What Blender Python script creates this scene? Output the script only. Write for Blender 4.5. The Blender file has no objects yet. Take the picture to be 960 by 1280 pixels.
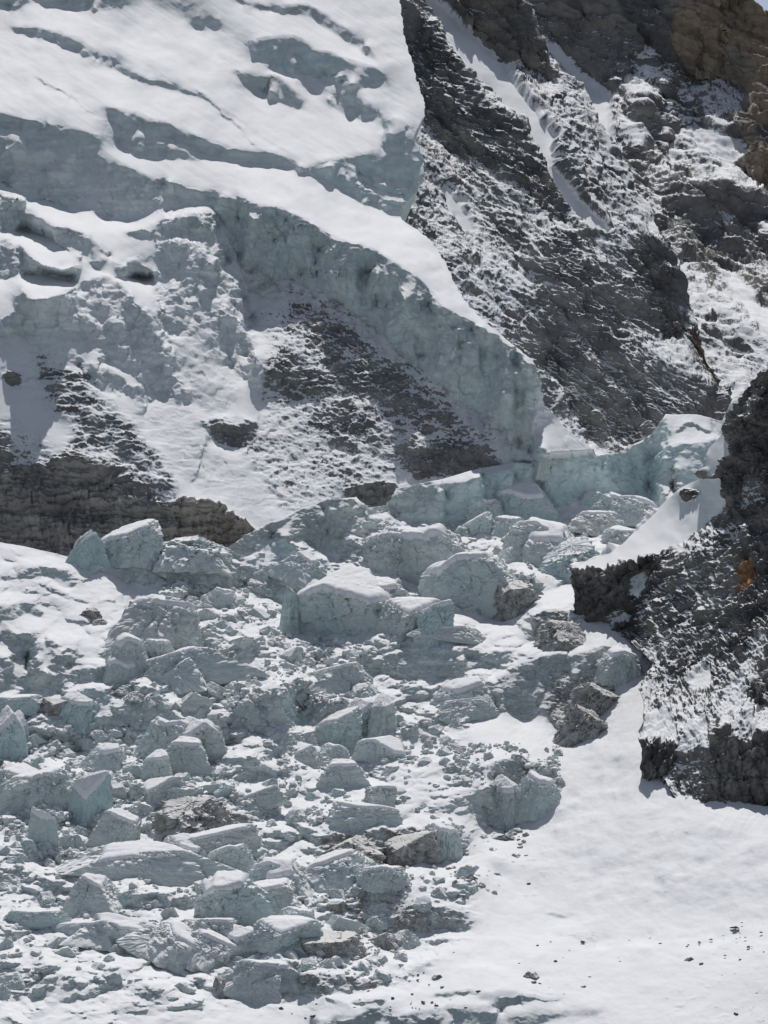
import bpy, math, random, time
import numpy as np
T0 = time.time()
R = math.radians
# ------------------------------------------------------------------ camera, sky, sun, exposure
VFOV, PITCH = 17.0, 1.0
SUN_EL, SUN_AZ = 60.0, 4.0          # azimuth measured from straight ahead towards the right
SC = bpy.context.scene
COL = SC.collection
cam = bpy.data.cameras.new('camera'); camo = bpy.data.objects.new('camera', cam)
COL.objects.link(camo); SC.camera = camo
cam.sensor_fit = 'VERTICAL'; cam.angle = R(VFOV); cam.sensor_height = 24
cam.angle_y = R(VFOV) if hasattr(cam, 'angle_y') else cam.angle
cam.clip_start = 1.0; cam.clip_end = 40000
camo.location = (0, 0, 0); camo.rotation_euler = (R(90+PITCH), 0, 0)
wd = bpy.data.worlds.new('World'); SC.world = wd; wd.use_nodes = True
wn = wd.node_tree.nodes; wl = wd.node_tree.links
sky = wn.new('ShaderNodeTexSky'); sky.sky_type = 'NISHITA'; sky.sun_disc = False
sky.sun_elevation = R(SUN_EL); sky.sun_rotation = R(SUN_AZ); sky.altitude = 5000
sky.air_density = 1.0; sky.dust_density = 1.2
hsv = wn.new('ShaderNodeHueSaturation'); hsv.inputs['Saturation'].default_value = .55      # thin high haze pales the sky
wl.new(sky.outputs[0], hsv.inputs['Color']); wl.new(hsv.outputs[0], wn['Background'].inputs[0]); wn['Background'].inputs[1].default_value = 0.105
sl = bpy.data.lights.new('sun', 'SUN'); sl.energy = 4.0; sl.angle = R(0.5); sl.color = (1.0, 0.965, 0.92)
so = bpy.data.objects.new('sun', sl); COL.objects.link(so)
so.rotation_euler = (R(90-SUN_EL), 0, R(180-SUN_AZ))
so.location = (0, 2500, 2500)
SC.view_settings.view_transform = 'Standard'; SC.view_settings.look = 'None'
SC.view_settings.exposure = -0.24; SC.view_settings.gamma = 1.0; SC.view_settings.use_curve_mapping = False
SC.cycles.max_bounces = 5; SC.cycles.diffuse_bounces = 3; SC.cycles.glossy_bounces = 1

# ------------------------------------------------------------------ projection helpers (photo pixels 960x1280)
F = 640 / math.tan(R(VFOV/2))
cp, sp = math.cos(R(PITCH)), math.sin(R(PITCH))
def ray(u, v):
    x = (np.asarray(u, float)-480)/F; y = (640-np.asarray(v, float))/F
    return np.stack([x, cp-y*sp, sp+y*cp], -1)     # world direction with unit camera depth
def pt(u, v, D): return ray(u, v)*np.asarray(D, float)[..., None]
# ------------------------------------------------------------------ noise
def h3(ix, iy, iz, seed):
    h = (ix.astype(np.uint32)*np.uint32(374761393) + iy.astype(np.uint32)*np.uint32(668265263)
         + iz.astype(np.uint32)*np.uint32(2147483647) + np.uint32((seed*144665+12345) & 0xffffffff))
    h = (h ^ (h >> np.uint32(13)))*np.uint32(1274126177)
    h = (h ^ (h >> np.uint32(15)))*np.uint32(2246822519)
    return h ^ (h >> np.uint32(16))
G3 = np.array([[1,1,0],[-1,1,0],[1,-1,0],[-1,-1,0],[1,0,1],[-1,0,1],[1,0,-1],[-1,0,-1],[0,1,1],[0,-1,1],[0,1,-1],[0,-1,-1],[1,1,0],[0,-1,1],[-1,1,0],[0,-1,-1]], np.float32)
def perlin(P, seed=0):
    P = np.asarray(P, np.float32); sh = P.shape[:-1]; P = P.reshape(-1, 3)
    f0 = np.floor(P); I = f0.astype(np.int64); f = P-f0
    w = f*f*f*(f*(f*6-15)+10)
    out = 0
    for dx in (0, 1):
        wx = w[:, 0] if dx else 1-w[:, 0]
        for dy in (0, 1):
            wy = w[:, 1] if dy else 1-w[:, 1]
            for dz in (0, 1):
                wz = w[:, 2] if dz else 1-w[:, 2]
                g = G3[(h3(I[:, 0]+dx, I[:, 1]+dy, I[:, 2]+dz, seed) & np.uint32(15)).astype(np.int64)]
                out = out + wx*wy*wz*(g[:, 0]*(f[:, 0]-dx)+g[:, 1]*(f[:, 1]-dy)+g[:, 2]*(f[:, 2]-dz))
    return out.reshape(sh)
def fbm(P, octv=4, seed=0, gain=.5, ridged=False):
    a, s, t = 1., 0., 0.
    for i in range(octv):
        n = perlin(P*2.03**i + 17.3*i, seed+i)
        if ridged: n = 1-2.2*np.abs(n)
        s = s+a*n; t += a; a *= gain
    return s/t
def cells2(x, y, seed=0, jit=.9):
    """2-D Voronoi: returns F1, F2, cell hash (0..1) x3, offset to the seed"""
    ix, iy = np.floor(x).astype(np.int64), np.floor(y).astype(np.int64)
    F1 = np.full(x.shape, 9.); F2 = np.full(x.shape, 9.); ID = np.zeros(x.shape, np.uint32)
    DX = np.zeros(x.shape); DY = np.zeros(x.shape)
    for a in (-1, 0, 1):
        for b in (-1, 0, 1):
            h = h3(ix+a, iy+b, ix*0, seed)
            px = ix+a+.5+jit*((h & np.uint32(1023))/1023.-.5); py = iy+b+.5+jit*(((h >> np.uint32(10)) & np.uint32(1023))/1023.-.5)
            dx, dy = x-px, y-py; d = np.hypot(dx, dy)
            m = d < F1
            F2 = np.where(m, F1, np.minimum(F2, d)); F1 = np.where(m, d, F1)
            ID = np.where(m, h, ID); DX = np.where(m, dx, DX); DY = np.where(m, dy, DY)
    z = ID*0
    hs = [(h3(ID.astype(np.int64), z.astype(np.int64)+k, z.astype(np.int64), seed+9) & np.uint32(65535))/65535. for k in range(4)]
    return F1, F2, hs, DX, DY
def facet(x, y, seed=0):
    F1, F2, hs, DX, DY = cells2(x, y, seed)
    return (hs[0]-.5)*.5+(hs[1]-.5)*DX*1.5+(hs[2]-.5)*DY*1.5
def ledges(P, nx, nz, per, cell, seed, warp=.35):
    """broken strata: steep risers and receding treads, offset from block to block; about -.5..+.5"""
    x, z = P[..., 0], P[..., 2]; w = fbm(P/(per*3.), 4, seed)*per*warp*3; w2 = fbm(P/(cell*1.2)+9, 4, seed+6)*cell*.7
    s_ = (x*nx+z*nz+w)/per; row = np.floor(s_); f = s_-row
    rr = row.astype(np.int64); hr = (h3(rr, rr*0+1, rr*0, seed) & np.uint32(4095))/4095.
    t_ = (x*nz-z*nx+w2)/(cell*(.6+.9*hr))+hr*17.; col = np.floor(t_).astype(np.int64); g = t_-col
    h = h3(rr, col, rr*0+3, seed); a, b, c, d = [((h >> np.uint32(k)) & np.uint32(255))/255. for k in (0, 8, 16, 24)]
    return (f-sstep(.45+.4*c, 1., f)-.15)*(.35+.9*a)+(b-.5)*.62+(g-.5)*(d-.5)*1.1+(f-.5)*(c-.5)*.4
def sstep(a, b, x):
    t = np.clip((x-a)/(b-a), 0, 1); return t*t*(3-2*t)
# ------------------------------------------------------------------ raster of landform: painted facing directions -> integrated relief
class Raster:
    def __init__(s, u0, v0, u1, v1, ctrl, step=1.0):
        s.u0, s.v0, s.st = u0, v0, step
        s.W, s.H = int((u1-u0)/step)+1, int((v1-v0)/step)+1
        s.U, s.V = np.meshgrid(u0+step*np.arange(s.W), v0+step*np.arange(s.H))
        # thin-plate spline of log depth
        c = np.array(ctrl, float); q = c[:, :2]/400.; y = np.log(c[:, 2])
        def phi(r2): return .5*r2*np.log(r2+1e-9)
        n = len(q); d2 = ((q[:, None]-q[None])**2).sum(-1)
        A = np.zeros((n+3, n+3)); A[:n, :n] = phi(d2)+np.eye(n)*2e-3; A[:n, n] = 1; A[:n, n+1:] = q; A[n, :n] = 1; A[n+1:, :n] = q.T
        w = np.linalg.solve(A, np.r_[y, 0, 0, 0])
        L = w[n]+w[n+1]*s.U/400+w[n+2]*s.V/400
        for i in range(n): L += w[i]*phi((s.U/400-q[i, 0])**2+(s.V/400-q[i, 1])**2)
        s.L0 = L
        gv, gu = np.gradient(L, step)
        s.gu, s.gv = gu.copy(), gv.copy(); s.bu, s.bv = gu, gv
        s.ray = ray(s.U, s.V)
        s.ch = {}; s.wt = np.zeros((s.H, s.W))
    def chan(s, k, base=0.):
        if k not in s.ch: s.ch[k] = np.full((s.H, s.W), float(base))
        return s.ch[k]
    def grad_of(s, theta, az):
        """log-depth gradient of a surface of slope theta (deg) facing azimuth az (0 = towards the camera, + = right)"""
        t, a = np.radians(theta), np.radians(az)
        n = np.stack(np.broadcast_arrays(np.sin(t)*np.sin(a), -np.sin(t)*np.cos(a), np.cos(t)), -1)
        nr = (n*s.ray).sum(-1) if n.ndim == 3 else (s.ray*n).sum(-1)
        nr = np.minimum(nr, -0.10)
        ru = n[..., 0]/F; rv = -(-n[..., 1]*sp+n[..., 2]*cp)/F
        return -ru/nr, -rv/nr
    def mask(s, poly, soft=2., rag=0., seed=1, smooth=True):
        p = np.array(poly, float)
        if smooth and len(p) > 3: p = catmull(p, True)
        pad = 4*soft+4+rag*2
        x0, y0 = p.min(0)-pad; x1, y1 = p.max(0)+pad
        i0, i1 = max(0, int((y0-s.v0)/s.st)), min(s.H, int((y1-s.v0)/s.st)+2)
        j0, j1 = max(0, int((x0-s.u0)/s.st)), min(s.W, int((x1-s.u0)/s.st)+2)
        if i0 >= i1 or j0 >= j1: return (slice(0, 0), slice(0, 0)), np.zeros((0, 0))
        sl = (slice(i0, i1), slice(j0, j1)); U, V = s.U[sl].copy(), s.V[sl].copy()
        if rag:
            Q = np.stack([U/14, V/14, U*0+seed*7.7], -1)
            U += rag*(perlin(Q, seed)+.5*perlin(Q*2.4, seed+1)+.4*perlin(Q*5, seed+1))*1.6; V += rag*(perlin(Q+50, seed+2)+.5*perlin(Q*2.4+9, seed+3)+.4*perlin(Q*5+9, seed+3))*1.6
        ins = np.zeros(U.shape, bool); q = np.roll(p, -1, 0)
        for (ax, ay), (bx, by) in zip(p, q):
            if ay == by: continue
            c = ((ay > V) != (by > V)) & (U < (bx-ax)*(V-ay)/(by-ay)+ax); ins ^= c
        m = ins.astype(float)
        if soft > 0: m = blur(m, soft/s.st)
        return sl, m
    def face(s, poly, theta, az=0, soft=1.5, rag=2., seed=1, w=1., smooth=True, var=1., **ch):
        sl, m = s.mask(poly, soft, rag, seed, smooth)
        if m.size == 0: return
        if theta is not None:
            r = s.ray; s.ray = r[sl]
            q = np.stack([s.U[sl], s.V[sl], s.U[sl]*0+seed*3.1], -1).astype(np.float32); vn = perlin(q/26., 5)+.7*perlin(q/11., 6); vm = perlin(q/22.+40, 7)+.8*perlin(q/9.+9, 8)
            k = (var if theta > 55 else var*.3)*(.3 if ch.get('rock', 0) > .3 else 1)
            gu, gv = s.grad_of(np.minimum(theta+26*k*vn, 92.), az+85*k*vm); s.ray = r
            s.wt[sl] = np.where(m > .3, (m if theta > 55 else .25*m), s.wt[sl])
            s.gu[sl] += (gu-s.gu[sl])*m*w; s.gv[sl] += (gv-s.gv[sl])*m*w
        for k, val in ch.items():
            c = s.chan(k); c[sl] += (val-c[sl])*m
    def band(s, top, bot, theta, az=0, **k):
        t = catmull(np.array(top, float), False); b = catmull(np.array(bot, float), False)
        s.face(np.r_[t, b[::-1]], theta, az, smooth=False, **k)
    def solve(s, length=150., it=7):
        def ext(x, ox, oy):
            x = np.concatenate([x, (-x if ox else x)[:, ::-1]], 1)
            return np.concatenate([x, (-x if oy else x)[::-1]], 0)
        kx = 2*np.pi*np.fft.rfftfreq(2*s.W, s.st)[None]; ky = 2*np.pi*np.fft.fftfreq(2*s.H, s.st)[:, None]
        den = 1/length**2+kx**2+ky**2; a, b = s.gu-s.bu, s.gv-s.bv; w = np.clip(s.wt, 0, 1)
        for k in range(it):
            A = np.fft.rfft2(ext(a, 1, 0)); B = np.fft.rfft2(ext(b, 0, 1))
            d = np.fft.irfft2(-(1j*kx*A+1j*ky*B)/den, (2*s.H, 2*s.W))[:s.H, :s.W]
            s.L = s.L0+d
            if k < it-1:                        # steep faces must keep their slope: push the residual back in there
                gv, gu = np.gradient(s.L, s.st)
                a = a+1.3*w*(s.gu-gu); b = b+1.3*w*(s.gv-gv)
        return s
    def rebase(s):
        s.L0 = s.L; gv, gu = np.gradient(s.L, s.st); s.gu, s.gv, s.bu, s.bv = gu.copy(), gv.copy(), gu, gv
    def samp(s, arr, u, v):
        x = np.clip((np.asarray(u, float)-s.u0)/s.st, 0, s.W-1.001); y = np.clip((np.asarray(v, float)-s.v0)/s.st, 0, s.H-1.001)
        i, j = y.astype(int), x.astype(int); fy, fx = y-i, x-j
        return (arr[i, j]*(1-fx)+arr[i, j+1]*fx)*(1-fy)+(arr[i+1, j]*(1-fx)+arr[i+1, j+1]*fx)*fy
    def depth(s, u, v): return np.exp(s.samp(s.L, u, v))
def catmull(p, closed, n=6):
    if len(p) < 3: return p
    q = np.r_[p[-1:], p, p[:2]] if closed else np.r_[2*p[:1]-p[1:2], p, 2*p[-1:]-p[-2:-1]]
    out = []
    for i in range(len(q)-3):
        a, b, c, d = q[i:i+4]
        for t in np.arange(n)/n: out.append(.5*(2*b+(c-a)*t+(2*a-5*b+4*c-d)*t*t+(3*b-a-3*c+d)*t**3))
    if not closed: out.append(p[-1])
    return np.array(out)
def blur(m, sg):
    r = int(3*sg)+1; k = np.exp(-.5*(np.arange(-r, r+1)/max(sg, .3))**2); k /= k.sum()
    p = np.pad(m, r, mode='edge')
    p = sum(k[i]*p[:, i:i+m.shape[1]] for i in range(2*r+1))
    return sum(k[i]*p[i:i+m.shape[0]] for i in range(2*r+1))
def interp_line(pts, x): p = np.array(pts, float); return np.interp(x, p[:, 0], p[:, 1])
# ------------------------------------------------------------------ mesh from a grid of points
def tag(o, label=None, cat=None, group=None, kind=None):
    if label: o['label'] = label
    if cat: o['category'] = cat
    if group: o['group'] = group
    if kind: o['kind'] = kind
    return o
def mesh_from(name, V, Q, mat, attrs=None, smooth=True):
    me = bpy.data.meshes.new(name)
    V = np.ascontiguousarray(V.reshape(-1, 3), np.float32); Q = np.ascontiguousarray(Q, np.int32)
    me.vertices.add(len(V)); me.vertices.foreach_set('co', V.ravel())
    k = Q.shape[1]
    me.loops.add(Q.size); me.loops.foreach_set('vertex_index', Q.ravel())
    me.polygons.add(len(Q)); me.polygons.foreach_set('loop_start', np.arange(0, Q.size, k, dtype=np.int32))
    me.polygons.foreach_set('loop_total', np.full(len(Q), k, np.int32))
    for a, val in (attrs or {}).items():
        at = me.attributes.new(a, 'FLOAT', 'POINT'); at.data.foreach_set('value', np.ascontiguousarray(val, np.float32).ravel())
    me.update(calc_edges=True)
    me.polygons.foreach_set('use_smooth', np.full(len(Q), smooth, bool))
    me.materials.append(mat); return me
def link(name, me, parent=None):
    o = bpy.data.objects.new(name, me); COL.objects.link(o)
    if parent: o.parent = parent
    return o
def grid_quads(nr, nc, flip=False):
    i = np.arange(nr*nc).reshape(nr, nc)
    q = np.stack([i[:-1, :-1], i[1:, :-1], i[1:, 1:], i[:-1, 1:]], -1).reshape(-1, 4)
    return q[:, ::-1] if flip else q
def normals(P):
    a = np.gradient(P, axis=0); b = np.gradient(P, axis=1); n = np.cross(b, a)
    n /= np.linalg.norm(n, axis=-1, keepdims=True)+1e-9
    s = np.sign((n*P).sum(-1, keepdims=True)); return -n*s      # towards the camera
print('helpers', time.time()-T0)
# ------------------------------------------------------------------ materials
def ground_material(name, snow=(.80,.815,.84), ice=(.59,.66,.67), rock=(.145,.145,.145), rock2=(.29,.285,.275), brown=(.26,.205,.15),
                    icelo=.72, icehi=.40, strata=(0.5, 0.2, 1.0), bump=.5, scale=1.0):
    m = bpy.data.materials.new(name); m.use_nodes = True; nt = m.node_tree; N, Lk = nt.nodes, nt.links
    b = N['Principled BSDF']; b.inputs['Specular IOR Level'].default_value = .2
    def nd(t, **k):
        n = N.new(t)
        for a, v in k.items(): setattr(n, a, v)
        return n
    def mth(op, a, c=None, d=None, clamp=False):
        n = nd('ShaderNodeMath', operation=op); n.use_clamp = clamp
        for i, x in enumerate((a, c, d)):
            if x is None: continue
            if isinstance(x, (int, float)): n.inputs[i].default_value = x
            else: Lk.new(x, n.inputs[i])
        return n.outputs[0]
    def mapr(x, lo, hi, a=0., c=1.):
        n = nd('ShaderNodeMapRange'); n.interpolation_type = 'SMOOTHSTEP'; Lk.new(x, n.inputs[0])
        for i, v in enumerate((lo, hi, a, c)): n.inputs[i+1].default_value = v
        return n.outputs[0]
    def mix(f, a, c):
        n = nd('ShaderNodeMix', data_type='RGBA')
        if isinstance(f, float): n.inputs[0].default_value = f
        else: Lk.new(f, n.inputs[0])
        for i, x in ((6, a), (7, c)):
            if isinstance(x, tuple): n.inputs[i].default_value = (*x, 1)
            else: Lk.new(x, n.inputs[i])
        return n.outputs[2]
    geo = nd('ShaderNodeNewGeometry'); pos = geo.outputs['Position']
    sep = nd('ShaderNodeSeparateXYZ'); Lk.new(geo.outputs['Normal'], sep.inputs[0]); nz = sep.outputs[2]
    def attr(k):
        a = nd('ShaderNodeAttribute', attribute_name=k); return a.outputs['Fac']
    def noise(sc, det=4, rough=.55, vec=None, stretch=None):
        n = nd('ShaderNodeTexNoise'); n.inputs['Scale'].default_value = sc; n.inputs['Detail'].default_value = det; n.inputs['Roughness'].default_value = rough
        v = vec or pos
        if stretch:
            mp = nd('ShaderNodeMapping'); mp.inputs['Scale'].default_value = stretch[:3]
            if len(stretch) > 3: mp.inputs['Rotation'].default_value = stretch[3:]
            Lk.new(v, mp.inputs[0]); v = mp.outputs[0]
        Lk.new(v, n.inputs['Vector']); return n.outputs['Fac']
    rk, ic, dt, br = attr('rock'), attr('ice'), attr('dirt'), attr('brown')
    n1 = noise(.12*scale, 8, .68); n2 = noise(.02*scale, 5, .55); n3 = noise(.42*scale, 4, .65)
    # where rock shows through the snow
    x = mth('ADD', mth('MULTIPLY_ADD', mth('SUBTRACT', nz, .60), -1.1, rk), mth('ADD', mth('MULTIPLY', mth('SUBTRACT', n1, .5), 1.1), mth('MULTIPLY', mth('SUBTRACT', n3, .5), 1.5)))
    ex = mth('MULTIPLY', mapr(x, .46, .60), mapr(rk, .04, .22))
    # steep faces of the glacier are bare ice
    st = mapr(mth('MULTIPLY_ADD', mth('SUBTRACT', n1, .5), .35, nz), icelo, icehi)
    st = mth('MULTIPLY', st, mapr(ic, 0., .5))
    lay = noise(.11*scale, 5, .6, stretch=(.25, .25, 1.6, .12, .1, 0))
    icec = mix(mapr(lay, .35, .68), tuple(c*.86 for c in ice), tuple(min(1, c*1.12) for c in ice))
    icec = mix(mapr(ic, .5, 1.0), icec, mix(mapr(n2, .35, .65), (.49, .62, .64), (.58, .685, .695)))
    icec = mix(mth('MULTIPLY', dt, mapr(n1, .38, .60)), icec, (.20, .185, .165))  # brown of the dirt, also used for shade painted into cracks
    snc = mix(mapr(n2, .35, .7), snow, tuple(c*.965 for c in snow))
    snc = mix(mth('MULTIPLY', mth('MULTIPLY', dt, mapr(n1, .45, .6)), .6), snc, (.42, .40, .38))
    base = mix(st, snc, icec)
    sr = noise(.05*scale, 7, .62, stretch=(*strata, .2, .5, 0))
    rc = mix(mapr(sr, .32, .68), rock, rock2)
    rc = mix(mth('MULTIPLY', br, mapr(n2, .3, .6)), rc, mix(mapr(n1, .35, .65), brown, tuple(c*1.5 for c in brown)))
    Lk.new(mix(ex, base, rc), b.inputs['Base Color'])
    Lk.new(mapr(st, 0, 1, .75, .5), b.inputs['Roughness'])
    h = mth('ADD', mth('MULTIPLY', n1, mth('ADD', mth('MULTIPLY', ex, 2.2), mth('MULTIPLY_ADD', st, .9, .30))), mth('MULTIPLY', n3, mth('MULTIPLY_ADD', ex, .35, .05)))
    bp = nd('ShaderNodeBump'); bp.inputs['Strength'].default_value = bump; bp.inputs['Distance'].default_value = 2.2/scale
    Lk.new(h, bp.inputs['Height']); Lk.new(bp.outputs[0], b.inputs['Normal'])
    return m
M_left = ground_material('glacier_snow_and_slabs')
M_mid = ground_material('dusted_rock_slope', rock=(.115,.117,.12), rock2=(.27,.265,.255))
M_far = ground_material('far_rock_wall', rock=(.12,.12,.125), rock2=(.26,.25,.235), scale=.7)
M_right = ground_material('dark_buttress_rock', rock=(.07,.07,.072), rock2=(.24,.23,.215), brown=(.30,.165,.08), scale=1.3)
M_ice = ground_material('icefall_snow_and_ice', ice=(.48,.545,.55), icelo=.80, icehi=.52)
M_floor = M_ice

# ------------------------------------------------------------------ landform builder
def patch(name, ra, U, V, mat, disp, skirts=(), back=(0, 1, -.25)):
    """U,V grids of photo pixels on raster ra; skirts: sides ('t','r','l','b') continued backwards so the landform is solid"""
    D = np.exp(ra.samp(ra.L, U, V)); P = pt(U, V, D); N = normals(P)
    ch = {k: ra.samp(c, U, V) for k, c in ra.ch.items()}
    P = disp(P, N, ch, U, V)
    steps = np.array([4, 12, 30, 60, 110, 190.]); bk = np.array(back, float)
    for s_ in skirts:
        e = {'t': P[:1], 'b': P[-1:], 'l': P[:, :1], 'r': P[:, -1:]}[s_]
        ax = 0 if s_ in 'tb' else 1
        inw = {'t': (0, 0, -.18), 'b': (0, 0, .1), 'l': (.18, 0, 0), 'r': (-.18, 0, 0)}[s_]
        d = bk+np.array(inw)
        ex = np.concatenate([e+d*k for k in (steps if s_ in 'br' else steps[::-1])], ax)
        P = np.concatenate([P, ex] if s_ in 'br' else [ex, P], ax)
        for k in ch:
            c = ch[k]; ec = {'t': c[:1], 'b': c[-1:], 'l': c[:, :1], 'r': c[:, -1:]}[s_]
            ec = np.repeat(ec, len(steps), ax); ch[k] = np.concatenate([c, ec] if s_ in 'br' else [ec, c], ax)
    for k in ('rock', 'ice', 'dirt', 'brown'): ch.setdefault(k, np.zeros(P.shape[:2]))
    me = mesh_from(name, P, grid_quads(*P.shape[:2]), mat, {k: ch[k] for k in ('rock', 'ice', 'dirt', 'brown')})
    o = link(name, me); tag(o, kind='structure'); return o
def rib_noise(P, dirv, s_along, s_across, octv, seed, ridged=True):
    """craggy noise stretched along dirv (x,z), metres"""
    dx, dz = np.array(dirv)/np.hypot(*dirv)
    a = P[..., 0]*dx+P[..., 2]*dz; c = -P[..., 0]*dz+P[..., 2]*dx
    w = perlin(P/60., seed+40)*12
    Q = np.stack([a/s_along, (c+w)/s_across, P[..., 1]/(s_along*1.2)], -1)
    return fbm(Q, octv, seed, .55, ridged)

# ================================================================== 1. far mountain wall, upper right
def build_far():
    ra = Raster(460, -90, 1060, 620, [(950,560,3900),(900,300,4400),(700,120,4700),(960,0,5300),(700,0,5200),(820,200,4650),(1050,300,4400),(500,0,5000),(850,90,4900)])
    ra.chan('rock', .62); ra.chan('brown'); ra.chan('ice'); ra.chan('dirt')
    f = ra.face
    # buttresses facing left and gullies between them
    f([(790,60),(845,90),(870,200),(830,225),(790,190),(750,150)], 62, 35, 6, 5, 2)
    f([(660,0),(720,0),(800,60),(760,130),(720,90),(670,40)], 66, -10, 5, 5, 3, rock=.85)
    f([(720,-80),(1000,-80),(1000,130),(960,130),(935,120),(905,100),(845,90),(790,60),(720,20)], 76, 5, 4, 6, 4, rock=.95)
    f([(905,-80),(1000,-80),(1000,240),(940,235),(912,190),(935,120),(850,92),(840,40)], 84, -12, 3, 5, 5, rock=1.25, brown=1.)
    f([(845,20),(905,0),(905,95),(850,92)], 86, 0, 3, 4, 6, rock=1.25, brown=1.)
    # snow gully (in the shade of the ridge above it)
    f([(668,45),(690,55),(720,85),(742,105),(765,125),(762,175),(745,172),(735,140),(705,95),(672,60)], 38, -20, 3, 3, 7, rock=.0)
    f([(790,190),(830,225),(850,330),(800,300),(770,230)], 55, -30, 6, 5, 8, rock=.75)
    f([(780,120),(800,65),(815,75),(808,110),(790,190),(770,180)], 50, -45, 4, 4, 9, rock=.5)
    f([(840,175),(880,165),(912,172),(935,190),(925,205),(880,200),(850,200),(835,190)], 38, 0, 3, 4, 10, rock=.3)
    f([(842,170),(885,180),(900,215),(870,235),(842,225)], 50, 5, 5, 6, 11, rock=.55)
    f([(870,245),(905,240),(960,260),(960,290),(900,280),(860,262)], 72, 0, 3, 5, 12, rock=.95)
    f([(830,230),(860,210),(880,270),(960,330),(1000,380),(900,360),(840,300)], 50, -10, 6, 7, 13, rock=.82)
    f([(895,335),(930,350),(960,395),(1000,460),(960,430),(920,375)], 38, 10, 2, 4, 14, rock=.3)
    f([(900,400),(960,440),(960,470),(905,440)], 45, 0, 3, 4, 15, rock=.5)
    f([(900,280),(960,300),(960,330),(900,310)], 60, 0, 5, 8, 16, rock=.8)
    ra.solve(90)
    us = np.arange(480, 1040, 1.3)
    top = interp_line([(460,-90),(900,-80),(925,-25),(938,0),(948,10),(960,20),(1000,45),(1040,70)], us)
    t = np.linspace(0, 1, 500)[:, None]; V = top[None]*(1-t)+590*t; U = np.broadcast_to(us[None], V.shape)
    def disp(P, N, ch, U, V):
        r = np.clip(ch['rock'], 0, 1)
        big = rib_noise(P, (.45, -1), 260, 90, 6, 3); st = rib_noise(P, (1, .18), 120, 22, 5, 5)
        fl = rib_noise(P, (.05, 1), 70, 14, 4, 6)
        fc = 26*ledges(P, .8, .6, 60, 140, 1)+13*ledges(P, .35, .94, 24, 50, 2)+6*ledges(P, .15, .98, 9, 19, 3)+2.6*ledges(P, .1, .98, 4, 9, 4)
        a = r*(26*big+3*st+fc+5*fl*np.clip(ch['brown'], 0, 1))+4*(1-r)*fbm(P/80, 4, 8)
        ch['rock'] = ch['rock']+(.28*fbm(P/np.array([120, 120, 60]), 4, 21)+.22*st-.18)*(r > .15)
        return P+N*a[..., None]*np.array([.8, 1, .8])
    patch('far_mountain', ra, U, V, M_far, disp, ('t',))
build_far()

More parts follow.
